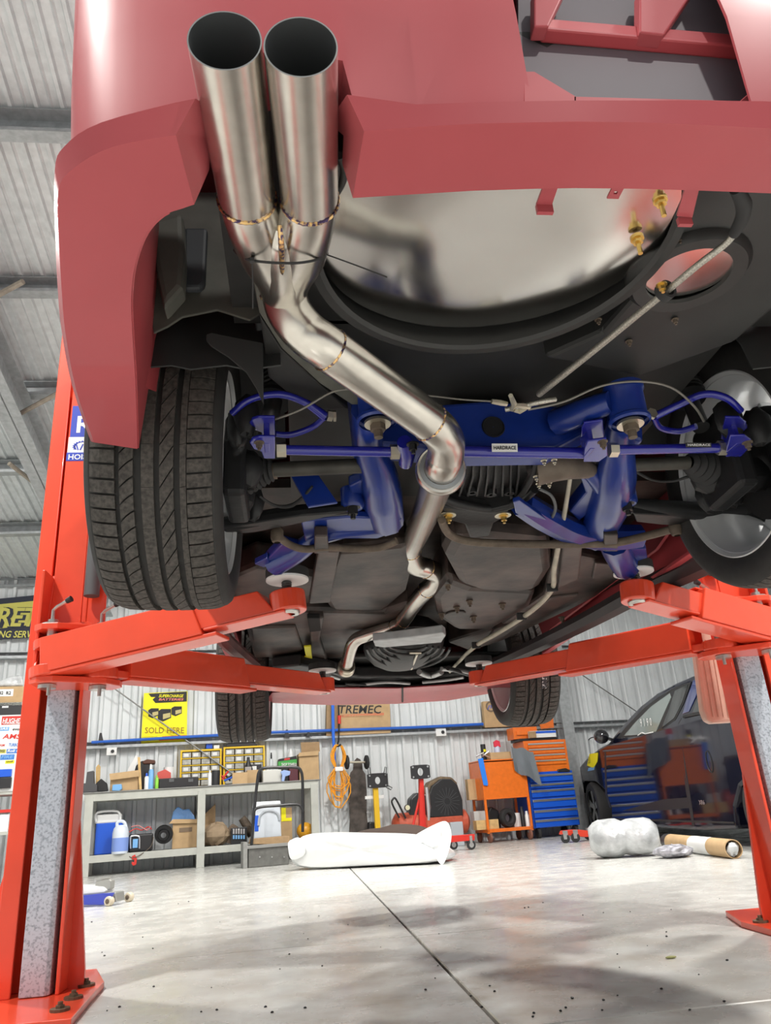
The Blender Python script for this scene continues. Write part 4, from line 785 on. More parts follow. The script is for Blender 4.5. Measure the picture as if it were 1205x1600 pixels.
# parts organisers with their drawers
for i, (x0, x1, y0, y1) in enumerate(((281, 346, 1171, 1212), (349, 414, 1166, 1210))):
    q = Bk.box4(x0, y0, x1, y1, 0, zt); w_ = (q[1]-q[0]).length; h_ = q[2].z-q[0].z; u = (q[1]-q[0]).normalized()
    og = T('parts_organiser', ('left' if i == 0 else 'right')+'-hand yellow drawer cabinet standing on the workbench', 'organiser', (q[0]+q[1])/2, 'pair of yellow drawer cabinets')
    b = MB(); fr = .02
    for a0, a1, c0, c1 in ((0, w_, 0, fr), (0, w_, h_-fr, h_), (0, fr, fr, h_-fr), (w_-fr, w_, fr, h_-fr)):
        b.prism([q[0]+u*a0+Vector((0, 0, c0)), q[0]+u*a1+Vector((0, 0, c0)), q[0]+u*a1+Vector((0, 0, c1)), q[0]+u*a0+Vector((0, 0, c1))], WN*.13)
    b.prism([q[0]+WN*.12, q[1]+WN*.12, q[2]+WN*.12, q[3]+WN*.12], WN*.01)
    nr, nc = 5, 4
    for r_ in range(1, nr):
        z = fr+(h_-2*fr)*r_/nr; b.prism([q[0]+u*fr+Vector((0, 0, z-.005)), q[0]+u*(w_-fr)+Vector((0, 0, z-.005)), q[0]+u*(w_-fr)+Vector((0, 0, z+.005)), q[0]+u*fr+Vector((0, 0, z+.005))], WN*.12)
    b.build('cabinet_frame', YEL, og)
    for r_ in range(nr):
        for c_ in range(nc):
            a0 = fr+(w_-2*fr)*(c_+.06)/nc; a1 = fr+(w_-2*fr)*(c_+.94)/nc; z0 = fr+(h_-2*fr)*(r_+.14)/nr; z1 = fr+(h_-2*fr)*(r_+.86)/nr
            R4 = lambda e0, e1, f0, f1, bk: [q[0]+WN*bk+u*e0+Vector((0, 0, f0)), q[0]+WN*bk+u*e1+Vector((0, 0, f0)), q[0]+WN*bk+u*e1+Vector((0, 0, f1)), q[0]+WN*bk+u*e0+Vector((0, 0, f1))]
            b = MB(); b.prism(R4(a0, a1, z0, z1, .006), WN*.1); dr = b.build('drawer', CLEAR, og)
            if (r_+c_*i) % 3 or r_ == nr-1: b = MB(); b.prism(R4(a0+.015, a1-.03, z0+.012, z1-.012, .004), WN*.002); b.build('drawer_label', WPL, dr)
tag(Bk.solid('ratchet_strap', BPL, [(352, 1167), (356, 1161), (372, 1157), (392, 1158), (402, 1163), (402, 1165)], .08, .02, None, .004), 'black ratchet strap lying along the top of the right organiser', 'strap')
tag(Bk.rect('tape_pack', BLUE, (322, 1161, 332, 1170), .06, .03, None, .006), 'small blue pack on top of the left organiser', 'pack'); tag(Bk.rect('white_pack', WPL, (334, 1164, 343, 1170), .05, .03, None, .004), 'small white pack on top of the left organiser beside a blue one', 'pack')
t = T('squeeze_bottle', 'milky plastic bottle behind the green towel box', 'bottle', (Bk.at(455, 1212).x, Bk.at(455, 1212).y, zt)); Bk.bottle('bottle_body', mat('milky_bottle', (.70, .72, .72), .3), 455, 1170, 1212, [(16, 0), (16, .55), (9, .85), (5, 1)], .0, t, zt)
# loose things on the bench top, left to right
tag(F.solid('vice', mat('vice_grey', (.08, .08, .085), .5, .4), [(128, 1236), (128, 1222), (134, 1222), (136, 1206), (146, 1204), (147, 1222), (152, 1224), (152, 1234)], .16, 0, None, .006, zt), 'dark bench vice at the left end of the workbench', 'vice')
tag(Mi.solid('timber_offcut', mat('raw_pine', (.62, .42, .18), .7, var=.15), [(150, 1230), (150, 1198), (154, 1194), (157, 1197), (156, 1230)], .03, 0, None, .002, zt), 'upright pale timber offcut on the left end of the workbench', 'offcut')
tag(F.solid('rag_heap', BLK, [(146, 1233), (150, 1222), (158, 1216), (168, 1222), (170, 1231)], .18, .05, None, .01, zt, .6), 'small dark heap of tools and rags beside the timber offcut', 'rags')
t = T('open_carton', 'low open cardboard box on the left of the workbench', 'box', (F.at(195, 1228).x, F.at(195, 1228).y, zt))
q = F.box4(172, 1209, 217, 1228, .05, zt); b = MB(); d = WN*.22
for a, c_ in ((0, 1), ): b.prism([q[0], q[1], q[2], q[3]], WN*.006)
b.prism([q[0]+d, q[1]+d, q[2]+d, q[3]+d], WN*.006); b.prism([q[0], q[0]+d, q[3]+d, q[3]], WU*.006); b.prism([q[1], q[1]+d, q[2]+d, q[2]], WU*-.006); b.prism([q[0], q[1], q[1]+d, q[0]+d], (0, 0, .006)); b.build('carton', CARD, t)
F.solid('front_flap', CARD, [(171, 1209), (218, 1203), (218, 1213), (172, 1219)], .006, -.01, t, .001)
tag(Mi.solid('white_funnel_sheet', WPL, [(198, 1203), (205, 1192), (213, 1180), (217, 1183), (210, 1203)], .12, .1, None, .004), 'white plastic offcut leaning above the open cardboard box', 'offcut') if False else None
t = T('tool_bag', 'black tool bag with brown flap behind the open cardboard box', 'bag', (Mi.at(228, 1225).x, Mi.at(228, 1225).y, zt))
Mi.solid('bag_body', BPL, [(210, 1226), (211, 1196), (222, 1188), (236, 1192), (240, 1226)], .2, .05, t, .02, zt); Mi.solid('bag_flap', mat('brown_leather', (.10, .035, .02), .6), [(222, 1190), (230, 1186), (243, 1188), (242, 1193), (224, 1194)], .2, .03, t, .01)
tag(F.solid('wood_lath', MATS['raw_pine'], [(218, 1227), (222, 1227), (219, 1183), (215, 1183)], .02, .02, None, .001, zt), 'thin wooden lath leaning against the black tool bag', 'lath')
tag(Mi.solid('plastic_offcut', WPL, [(196, 1226), (202, 1226), (216, 1183), (212, 1180), (199, 1200)], .02, .02, None, .002, zt), 'white plastic panel leaning behind the open cardboard box', 'offcut')
def can(px, y0, y1, wd, m, mc, name, label, cat, pl=F, bk=.03, noz=None):
    o = T(name, label, cat, (pl.at(px, y1, bk).x, pl.at(px, y1, bk).y, zt)); pl.bottle('can_body', m, px, y0+(y1-y0)*.25, y1, [(wd, 0), (wd, .9), (wd*.7, 1)], bk, o, zt); pl.bottle('cap', mc, px, y0, y0+(y1-y0)*.3, [(wd*.45, 0), (wd*.45, .6), (wd*.3, 1)], bk, o); return o
can(235.5, 1194, 1227, 8, LBLUE, WPL, 'spray_can', 'pale blue spray can on the front of the workbench', 'spray can')
can(229, 1208, 1228, 7, WPL, BLUE, 'lubricant_can', 'short white and blue can beside the pale blue spray can', 'can')
can(245, 1211, 1226, 5.5, mat('lime_tin', (.25, .62, .06), .4), mat('lime_cap', (.25, .62, .06), .4), 'lime_tin', 'small lime green tin left of the black tool case', 'tin')
tag(Mi.solid('product_box', mat('red_white_box', (.65, .10, .08), .5), [(246, 1226), (246, 1206), (258, 1202), (267, 1206), (268, 1226)], .1, .05, None, .002, zt), 'red carton behind the lime green tin', 'box')
tag(Mi.bottle('white_tub', WPL, 263, 1199, 1225, [(15, 0), (16, .9), (16, 1)], .15, None, zt), 'white round tub at the wall behind the red carton', 'tub')
t = T('tool_case', 'flat black tool case lying on the workbench under the organisers', 'tool case', (F.at(280, 1226).x, F.at(280, 1226).y, zt)); F.rect('case_body', BPL, (248, 1215, 310, 1226), .2, .03, t, .01, zt); 
for x in (268, 298): F.rect('latch', DGREY, (x-4, 1217, x+4, 1222), .01, .022, t)
can(328, 1203, 1222, 6, WPL, WPL, 'white_bottle', 'little white bottle beside the black mug', 'bottle')
tag(F.bottle('black_mug', BPL, 337, 1204, 1222, [(13, 0), (13.5, .9), (13, 1)], .03, None, zt), 'black mug-shaped container on the bench beside a white bottle', 'mug')
t = T('pliers_pile', 'jumble of red and blue handled pliers on the workbench', 'pliers', (F.at(354, 1220).x, F.at(354, 1220).y, zt))
for i, (a, c_, m_) in enumerate((((347, 1218), (357, 1205), REDP), ((350, 1220), (364, 1214), BLUE), ((352, 1210), (360, 1220), BPL), ((346, 1212), (354, 1219), REDP), ((355, 1218), (366, 1208), BPL))): F.tube('handle', m_, [a, c_], 3, .05+i*.02, t, smooth=0)
tag(F.rect('folded_carton', CARD, (363, 1207, 387, 1227), .02, -.03, None, .002), 'flattened piece of cardboard hanging over the front edge of the bench', 'cardboard')
tag(F.rect('small_carton', CARD, (386, 1203, 404, 1219), .12, .08, None, .003, zt), 'small cardboard box between the oil bottle and the charger', 'box')
t = T('oil_bottle', 'dark oil bottle with a conical neck in front of the organiser', 'bottle', (Mi.at(388, 1215).x, Mi.at(388, 1215).y, zt)); Mi.bottle('bottle_body', BPL, 388, 1183, 1216, [(14, 0), (14, .55), (5, .85), (5, 1)], 0, t, zt); Mi.rect('bottle_label', mat('grey_label', (.35, .33, .32), .5), (383, 1198, 393, 1206), .004, -.07, t)
t = T('battery_charger', 'black battery charger with a white label in front of the organiser', 'charger', (Mi.at(402, 1215).x, Mi.at(402, 1215).y, zt)); Mi.rect('charger_body', BPL, (393, 1194, 409, 1216), .12, .04, t, .01, zt); Mi.rect('charger_label', WPL, (394, 1197, 401, 1206), .004, .034, t)
can(424, 1176, 1215, 6, mat('clear_bottle', (.55, .58, .60), .2), BPL, 'clear_spray_bottle', 'slim clear bottle with a black cap beside the green box', 'bottle', Mi)
tag(F.rect('parts_tray', mat('translucent_tray', (.62, .62, .58), .3), (411, 1203, 440, 1218), .16, .03, None, .006, zt), 'low translucent parts tray near the right end of the bench', 'tray')
tag(F.solid('nitrile_glove', mat('glove_blue', (.30, .42, .72), .5), [(438, 1206), (444, 1203), (454, 1205), (453, 1211), (446, 1213), (444, 1222), (440, 1220), (441, 1211)], .012, -.03, None, .004), 'pale blue nitrile glove hanging over the bench edge', 'glove')
t = T('towel_box', 'green and black box of workshop towels on the bench', 'box', (Mi.at(450, 1212).x, Mi.at(450, 1212).y, zt)); Mi.solid('towel_box_body', mat('box_green', (.05, .35, .06), .5), [(435, 1199), (464, 1193), (464, 1186), (435, 1190)], .12, .05, t, .002); Mi.solid('towel_box_lid', INK, [(435, 1190), (464, 1186), (463, 1181), (436, 1186)], .12, .05, t, .002); Mi.solid('towel_box_panel', mat('box_red', (.6, .05, .05), .5), [(444, 1188), (453, 1187), (453, 1184), (445, 1185)], .004, .045, t, .0)
Mi.rect('towel_box_base', BPL, (437, 1198, 464, 1216), .12, .05, t, .004, zt); Mi.text('SHOP TOWELS', WPL, t, 440, 1197, 463, 5, .046)
tag(Mi.rect('radio', mat('dark_red_radio', (.10, .02, .03), .4), (452, 1199, 466, 1216), .1, -.02, None, .006, zt), 'dark red and black radio under the green towel box', 'radio')
tag(W(.10).solid('plastic_funnel', mat('milky_funnel', (.78, .80, .80), .25), [(448, 1186), (452, 1172), (458, 1170), (463, 1186)], .10, 0, None, .01), 'milky plastic jug end showing above the green towel box', 'jug') if False else None
t = T('open_box', 'open cardboard box with raised lid at the right end of the workbench', 'box', (Mi.at(482, 1210).x, Mi.at(482, 1210).y, zt)); Mi.rect('box_body', CARD, (468, 1177, 499, 1212), .2, .0, t, .003, zt); Mi.solid('box_lid', CARD2, [(471, 1176), (470, 1160), (499, 1159), (500, 1174)], .006, .19, t, .001); Mi.solid('front_flap', CARD, [(466, 1182), (497, 1180), (499, 1173), (468, 1176)], .006, -.03, t, .001)
tag(F.solid('blue_cloth', LBLUE, [(175, 1232), (176, 1226), (190, 1225), (191, 1230), (186, 1232)], .08, .0, None, .006, zt), 'small pale blue cloth at the bench edge below the open box', 'cloth')
# --- on the lower shelf
S1, S2 = W(.58), W(.35)
t = T('cool_box', 'blue cool box with a white lid on the lower shelf', 'cool box', (S1.at(168, 1330).x, S1.at(168, 1330).y, zs)); S1.rect('cool_box_body', BLUE, (147, 1285, 190, 1330), .28, .16, t, .012, zs); S1.rect('cool_box_lid', WPL, (148, 1272, 190, 1286), .29, .155, t, .015); S1.tube('cool_box_handle', WPL, [(150, 1284), (152, 1270), (184, 1268), (188, 1282)], 3.5, .14, t)
t = T('coolant_jug', 'translucent jug half full of blue fluid in front of the cool box', 'jug', (S1.at(187, 1331).x, S1.at(187, 1331).y, zs)); S1.bottle('jug_body', mat('milky_plastic', (.66, .72, .80), .3), 187, 1290, 1331, [(24, 0), (25, .08), (25, .75), (22, .9), (14, 1.02)], .0, t, zs); S1.bottle('jug_fluid', mat('coolant_blue', (.22, .33, .72), .3), 187, 1309, 1330.5, [(25.3, 0.02), (25.6, 1)], .0, t); S1.tube('jug_handle', MATS['milky_plastic'], [(184, 1296), (183, 1286), (189, 1283), (195, 1286), (198, 1298)], 5, -.02, t)
t = T('winch', 'black electric winch with a red hook hanging over the shelf edge', 'winch', (S1.at(218, 1327).x, S1.at(218, 1327).y, zs)); S1.rect('winch_body', BPL, (200, 1303, 238, 1328), .25, .04, t, .02, zs); S1.tube('winch_handle', SILV, [(204, 1326), (204, 1309), (208, 1306), (214, 1306), (218, 1309), (218, 1326)], 2.6, .02, t); S1.rect('winch_plug', LBLUE, (207, 1311, 215, 1325), .02, .025, t)
S1.tube('jump_lead', REDP, [(202, 1300), (212, 1295), (222, 1297), (232, 1292), (237, 1296)], 1.8, .1, t); S1.tube('jump_lead', mat('lead_pink', (.5, .2, .2), .5), [(205, 1292), (215, 1290), (222, 1293), (230, 1297), (236, 1291)], 1.8, .08, t); S1.tube('winch_cable', RUST, [(198, 1328, .0), (202, 1338, -.05), (210, 1340, -.07), (222, 1334, -.06), (236, 1322, 0), (240, 1308, .02)], 1.2, 0, t); S1.solid('hook', REDP, [(206, 1338), (211, 1335), (214, 1342), (213, 1351), (208, 1353), (205, 1349), (207, 1346), (209, 1348), (210, 1343), (206, 1343)], .03, -.07, t, .004)
p = S1.at(256, 1304, .12); b = MB(); b.lathe([(sp(4, p), -.03), (sp(8, p), -.03), (sp(9, p), -.01), (sp(13.5, p), -.012), (sp(14, p), 0), (sp(14, p), .02)], p, (WN+Vector((.1, 0, .25))).normalized(), 32); tag(b.build('brake_rotor', mat('dark_rotor', (.03, .03, .032), .35, .7), smooth=True), 'dark brake disc propped on the lower shelf', 'brake disc')
t = T('goods_box', 'cardboard box holding a blue plastic bag on the lower shelf', 'box', (S2.at(288, 1315).x, S2.at(288, 1315).y, zs)); S2.rect('box_body', CARD, (269, 1283, 309, 1318), .25, -.05, t, .003, zs); S2.solid('front_flap', CARD, [(264, 1287), (270, 1280), (309, 1280), (308, 1286)], .006, -.08, t, .001); S2.rect('print_mark', mat('faded_print', (.20, .14, .09), .7), (280, 1293, 300, 1300), .003, -.055, t, 0)
tag(S2.solid('blue_bag', mat('blue_film', (.16, .34, .68), .2, bump=.8, scale=25), [(266, 1286), (270, 1268), (278, 1259), (286, 1265), (296, 1263), (304, 1274), (308, 1286)], .14, .0, None, .02, None, .7), 'crumpled blue plastic bag sticking out of the cardboard box', 'bag')
tag(S2.solid('dark_carton', CARD2, [(320, 1312), (320, 1270), (337, 1256), (336, 1312)], .2, .05, None, .003, zs), 'brown cardboard box behind the middle leg of the bench', 'box')
p = S1.at(338, 1300, .15); b = MB(); b.ball(Vector((p.x, p.y, zs+.13)), .17, .13, .13, 14, jit=.12); tag(b.build('paper_sack', mat('kraft_paper', (.30, .22, .14), .8, bump=.6, scale=15), smooth=False), 'crumpled brown paper sack on the lower shelf', 'paper sack')
t = T('socket_set', 'open blue and white socket set in front of the brown pipe', 'socket set', (S1.at(373, 1313).x, S1.at(373, 1313).y, zs)); S1.rect('tray', BPL, (361, 1293, 386, 1315), .05, .05, t, .004, zs)
for i in range(5): S1.rect('socket', SILV, (364+i*4, 1295, 366.5+i*4, 1303), .02, .035, t, .001); S1.rect('socket', LBLUE, (364+i*4, 1305, 366.5+i*4, 1311), .02, .035, t, .001)
tag(S2.tube('exhaust_offcut', RUST, [(378, 1278), (386, 1290), (394, 1305)], [12, 14, 14], 0, None, 14), 'rusty pipe offcut leaning beside the socket set', 'pipe')
tag(S1.solid('brown_rag', mat('brown_rag', (.15, .11, .08), .9, bump=.5), [(352, 1312), (356, 1292), (364, 1286), (374, 1291), (366, 1298), (362, 1314)], .12, .12, None, .015, zs, .7), 'brown rag behind the socket set', 'rag')
t = T('tape_carton', 'brown carton with yellow tape at the right of the lower shelf', 'box', (S2.at(448, 1306).x, S2.at(448, 1306).y, zs)); S2.rect('carton', CARD, (439, 1262, 457, 1312), .2, .0, t, .003, zs); S2.rect('tape', SGN, (440, 1262, 447, 1282), .004, -.004, t, 0); S2.rect('tape', SGN, (440, 1278, 456, 1283), .004, -.005, t, 0)
p = S2.at(477, 1290, -.02); b = MB(); b.ball(Vector((p.x, p.y, zs+.09)), .11, .1, .10, 16); tag(b.build('hard_hat', mat('hat_yellow', (.75, .36, .02), .35), smooth=True), 'orange-yellow hard hat on the right end of the lower shelf', 'hard hat')
t = T('white_bin', 'pale grey plastic bin with an arched front and blue sticker', 'bin', (W(.85).at(420, 1312).x, W(.85).at(420, 1312).y, zs-.02)); K1 = W(.95); K1.solid('bin_body', mat('bin_grey', (.62, .67, .73), .45), [(397, 1312), (399, 1260), (438, 1258), (440, 1308)], .3, .0, t, .012); K1.solid('bin_lid', mat('bin_grey_light', (.70, .74, .78), .45), [(398, 1262), (400, 1253), (438, 1251), (440, 1260)], .32, -.01, t, .008); K1.rect('bin_sticker', BLUE, (398, 1274, 404, 1299), .004, -.004, t, 0)
K1.tube('bin_arch', mat('arch_grey', (.42, .45, .49), .5), [(404, 1290), (406, 1276), (414, 1268), (425, 1267), (434, 1272), (437, 1282)], 4, -.003, t)
# press frame: grey tank with a bent black tube handle
K2 = PL(atz(384, 1357, 0), (math.cos(R(9)), math.sin(R(9)), 0)); zk = 0
t = T('hand_truck', 'black tube-handled trolley with a low grey steel tank standing on the floor', 'trolley', atz(430, 1355, 0)); K2.rect('tank', mat('tank_grey', (.16, .16, .15), .5, .4, var=.2), (388, 1319, 452, 1357), .36, .02, t, .01, 0); K2.rect('tank_foot', BTOP, (380, 1316, 387, 1357), .3, 0, t, .004, 0); K2.rect('tank_lip', mat('tank_grey_light', (.3, .3, .29), .5, .4), (386, 1319, 452, 1324), .02, .0, t, .002)
for x in (406, 425, 444): p = K2.at(x, 1339, .015); b = MB(); b.cyl(p, p-K2.n*.01, .008, n=10); b.build('rivet', SILV, t)
K2.tube('handle_tube', BPL, [(393, 1322), (397, 1270), (402, 1222), (405, 1206), (413, 1200), (440, 1199), (462, 1199), (470, 1204), (473, 1225), (473, 1300)], 4.6, .06, t); K2.tube('handle_tube', BPL, [(396, 1280), (398, 1266), (408, 1261), (430, 1259), (464, 1257), (472, 1264), (474, 1270)], 4.2, .05, t)
tag(K2.solid('bin_plinth', mat('plinth_card', (.30, .22, .15), .8), [(398, 1318), (398, 1311), (452, 1306), (466, 1306), (466, 1318)], .3, .08, None, .004), 'brown board lying on the grey tank under the bin', 'board') if False else K2.solid('tank_board', CARD2, [(392, 1319), (394, 1311), (452, 1306), (453, 1319)], .28, .08, t, .004)
# --- on and over the wall
G = W(.10); A1 = W(.165)
t = T('battery_sign', 'yellow battery sales sign on the wall above the workbench', 'sign', G.at(256, 1165)); q = [(220, 1167), (225, 1083), (293, 1080), (292, 1162)]
G.solid('sign_board', SGN, q, .01, 0, t, .002); G.solid('sign_band', INK, [(232, 1084), (292, 1080.5), (292, 1096), (243, 1098.5), (238.5, 1093), (243, 1089), (236, 1089)], .004, -.003, t, 0)
G.text('SUPERCHARGE', SGN, t, 248, 1089.5, 287, 4.6, -.006, .3); G.text('BATTERIES', mat('sign_pink', (.85, .25, .2), .5), t, 248, 1094.5, 287, 3.6, -.006, .2); G.text('SOLD HERE', mat('sign_brown', (.32, .14, .01), .5), t, 226.5, 1145.5, 287.5, 9.4, -.006, 0, 'lettering', 0)
G.solid('sign_stripe', SRED, [(248, 1157.5), (254, 1150.5), (292, 1148.5), (292, 1155)], .004, -.003, t, 0)
for (x, y, s_) in ((240, 1114, .9), (257, 1117, 1.15), (276, 1111, .9)):
    G.solid('printed_battery', INK, [(x-9*s_, y+6*s_), (x-9*s_, y-5*s_), (x-4*s_, y-8*s_), (x+9*s_, y-8*s_), (x+9*s_, y+4*s_), (x-2*s_, y+9*s_)], .003, -.0035, t, 0); G.solid('printed_label', mat('label_gold', (.55, .47, .2), .5), [(x-2*s_, y+6*s_), (x-2*s_, y-1*s_), (x+8*s_, y-3*s_), (x+8*s_, y+3*s_)], .002, -.0055, t, 0)
for x0, y0, x1, y1 in ((221, 1152, 246, 1151), (220.5, 1160, 290, 1157)): G.tube('printed_line', mat('line_olive', (.45, .42, .02), .5), [(x0, y0), (x1, y1)], .5, -.003, t, 6, 0)
def outlet(px, py, label):
    o = T('power_outlet', label, 'outlet', A1.at(px, py)); A1.rect('outlet_box', WPL, (px-8, py-6, px+8, py+6), .04, .0, o, .004); p = A1.at(px+2, py, -.001); b = MB(); b.cyl(p, p-WN*.012, sp(2.6, p), n=12); b.build('plug', BPL, o); return o
outlet(174, 1174, 'white power outlet on the girt at the left above the bench'); outlet(690, 1144, 'white power outlet on the girt right of the large branded carton')
AIR = mat('air_pipe_blue', (.02, .12, .55), .4); t = tag(A1.tube('air_line', AIR, [(143, 1160), (300, 1151), (420, 1144.5), (640, 1137), (755, 1131.5)], 4.5, -.02, None, 8, 0), 'blue compressed air pipe running along the wall girt', 'air pipe')
for i, (x, y0, y1, lbl) in enumerate(((157, 1145, 1163, 'small dark air regulator on the girt at the far left'), (448, 1140, 1152, 'small black bottle on the girt above the cardboard box'), (482, 1144, 1151, 'tiny black fitting on the girt beside the carton'))):
    tag(A1.solid('girt_clutter', BPL, [(x-4, y1), (x-2, y0+4), (x-1, y0), (x+2, y0), (x+3, y0+6), (x+6, y1)], .03, -.03, None, .003), lbl, 'fitting')
zg = A1.at(569, 1149).z
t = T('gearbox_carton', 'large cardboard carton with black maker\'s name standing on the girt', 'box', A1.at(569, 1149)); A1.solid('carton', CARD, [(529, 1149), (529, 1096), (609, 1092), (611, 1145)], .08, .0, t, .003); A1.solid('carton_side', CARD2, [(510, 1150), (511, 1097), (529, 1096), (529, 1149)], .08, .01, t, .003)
A1.text('TREMEC', INK, t, 530, 1114.5, 597, 13, -.004, .2, 'lettering', .012); A1.solid('print_strip', mat('print_brick', (.60, .20, .10), .6), [(531, 1121), (531, 1117), (600, 1113.5), (600, 1117.5)], .002, -.002, t, 0); A1.text('TRANSMISSIONS', CARD, t, 533, 1120, 598, 2.6, -.005)
t = T('small_carton', 'small cardboard carton with an oval blue mark near the front tyre', 'box', A1.at(775, 1137)); A1.solid('carton', CARD, [(758, 1137), (755, 1096), (800, 1094), (803, 1135)], .08, .0, t, .003); p = A1.at(767, 1104, -.003); b = MB(); b.lathe([(sp(8, p)*.72, 0), (sp(8, p), -.002), (sp(8, p)*1.05, 0)], p, WN, 28); b.build('oval_mark', MATS['faded_print'], t); A1.text('JTI', BLUE, t, 761, 1107, 773, 5, -.004, .3)
tag(A1.tube('air_hose_drop', mat('hose_blue', (.03, .16, .75), .4), [(520, 1098, -.05), (521, 1150, -.08), (523, 1190, -.08), (523, 1216, -.03)], [5, 5, 4, 2.5], 0, None, 8), 'bright blue air hose hanging from the girt beside the orange cord', 'hose')
t = T('air_blow_gun', 'black and red hand tool hanging beside the blue hose', 'air tool', A1.at(529, 1130)); A1.tube('tool_lead', BPL, [(529, 1100), (530, 1130), (529, 1160)], 2.6, -.04, t); A1.tube('tool_grip', REDP, [(530, 1118), (530.5, 1131)], 5.5, -.05, t, 10, 0)
CORD = mat('orange_cord', (.85, .36, .02), .5); b = MB(); rnd = random.Random(3)
HP = PL(A1.p0-WN*.12, WU)
for k in range(9):
    x0 = 520+k*4.6; dx = rnd.uniform(-4, 4); lo = 1244+rnd.uniform(-18, 24); wd = 2.5+1.7*k; P = []
    for a in range(25):
        th = 2*math.pi*a/24; yy = (1164+lo)/2-math.cos(th)*(lo-1164)/2; sg = 1 if math.sin(th) > 0 else -1; hw = 3+(5+k % 4)*math.sin(math.pi*max(0, min(1, (yy-1163)/38))) if yy < 1201 else 3+wd*math.sin(math.pi*max(0, min(1, (yy-1201)/(lo-1200)))); xx = 529+dx*.4+sg*hw; P.append(HP.at(xx, yy, -.015*(k % 4)))
    b.tube(P, .0075, 6)
t = T('extension_cord', 'hank of orange extension cord hanging on the wall', 'cord', A1.at(529, 1262)); b.build('cord_hank', CORD, t, smooth=True); HP.rect('cord_tie', WPL, (524, 1198, 537, 1205), .06, -.07, t, .01); HP.tube('cord_hook', BPL, [(528, 1160, .11), (528, 1166, -.03), (533, 1163, -.06)], 3, 0, t)
# left wall banner
G2 = W(.11); t = T('banner', 'dark banner with yellow-green lettering on the wall at the far left', 'banner', G2.at(30, 1002)); G2.solid('banner_sheet', NAVY, [(-60, 1003), (-60, 941), (75, 928), (72, 995)], .012, 0, t, .002); G2.solid('banner_panel', BYEL, [(-60, 972), (-60, 950), (62, 938), (60, 975), (0, 982), (-60, 984)], .002, -.003, t, 0)
G2.text('RET', NAVY, t, -4, 979, 64, 31, -.006, .2, 'lettering', .06); G2.text('RET', BYEL, t, -7, 978, 60, 31, -.009, .2, 'lettering', .02); G2.text('ING SERVICES', BYEL, t, -6, 996, 74, 11, -.006, .2)
# --- storage rack at the far left
SK = W(1.3); zr = 0
rk = T('storage_rack', 'steel storage rack stacked with boxes behind the left hoist post', 'rack', (SK.at(20, 1380).x, SK.at(20, 1380).y, 0)); rp = lambda x: Vector((SK.at(x, 1200).x, SK.at(x, 1200).y, 0))
levels = {}
for y in (1098, 1118, 1237, 1265, 1300): levels[y] = SK.at(5, y).z
for y, z in levels.items():
    b = MB(); b.prism([rp(-70)+Vector((0, 0, z-.03)), rp(52)+Vector((0, 0, z-.03)), rp(52)+Vector((0, 0, z)), rp(-70)+Vector((0, 0, z))], WN*.5); b.build('rack_shelf', BENCH if y != 1265 else REDP, rk)
for x in (-70, 50):
    for bk in (0, .46): b = MB(); p = rp(x)+WN*bk; b.prism([p, p+WU*.04, p+WU*.04+Vector((0, 0, SK.at(5, 1092).z)), p+Vector((0, 0, SK.at(5, 1092).z))], WN*.04); b.build('rack_post', BTOP, rk)
zz = levels[1098]
t = T('labelled_carton', 'brown carton with a white label on top of the storage rack', 'box', (SK.at(10, 1092).x, SK.at(10, 1092).y, zz)); SK.rect('carton', CARD, (-40, 1073, 38, 1094), .4, .02, t, .003, zz); SK.rect('white_label', WPL, (-12, 1077, 20, 1088), .003, .016, t, 0); SK.text('82  R2', INK, t, -2, 1085, 17, 5, .012)
tag(SK.solid('clear_bag', GLASSY, [(-30, 1073), (2, 1062), (16, 1056), (34, 1054), (38, 1072)], .25, .06, None, .02, None, .6), 'crumpled clear plastic bag lying on the labelled carton', 'bag')
t = T('amplifier', 'low black box with a silver mark under the brown carton', 'box', (SK.at(10, 1112).x, SK.at(10, 1112).y, levels[1118])); SK.rect('box_body', BPL, (-40, 1098, 33, 1114), .4, .0, t, .004, levels[1118]); SK.rect('silver_mark', SILV, (3, 1103, 13, 1106), .002, -.003, t, 0)
t = T('sticker_cabinet', 'white cabinet covered in racing stickers behind the left hoist post', 'cabinet', (SK.at(5, 1225).x, SK.at(5, 1225).y, levels[1237])); SK.rect('cabinet_body', WPL, (-60, 1118, 33, 1232), .45, -.01, t, .004, levels[1237])
DB = mat('sticker_blue', (.05, .2, .6), .5)
for r_, m_, tx, tm in (((2, 1119, 36, 1132), REDP, 'HUGHES', WPL), ((2, 1144, 34, 1156), WPL, 'AMS', REDP), ((18, 1136, 32, 1143), WPL, 'evo', INK), ((10, 1170, 32, 1177), DB, 'Roll C', WPL), ((0, 1179, 22, 1187), DB, 'FIRE', LBLUE), ((-4, 1171, 9, 1177), BYEL, 'SG', INK), ((8, 1188, 22, 1193), SGN, 'oil', INK), ((12, 1160, 30, 1168), WPL, 'TURBO', DB), ((-6, 1162, 9, 1168), WPL, 'CAM', REDP), ((-4, 1136, 14, 1142), LBLUE, 'GAS', WPL)):
    SK.rect('sticker', m_, r_, .002, -.013, t, 0); SK.text(tx, tm, t, r_[0]+1.5, r_[3]-1.8, r_[2]-1.5, (r_[3]-r_[1])*.62, -.016, .2)
SK.text('CONVERTERS', WPL, t, 5, 1131.4, 34, 2.3, -.0165)
SK.rect('bin_front', BLUE, (-10, 1202, 17, 1214), .06, -.05, t, .004); SK.rect('bin_front', BPL, (-10, 1215, 16, 1232), .06, -.05, t, .004)
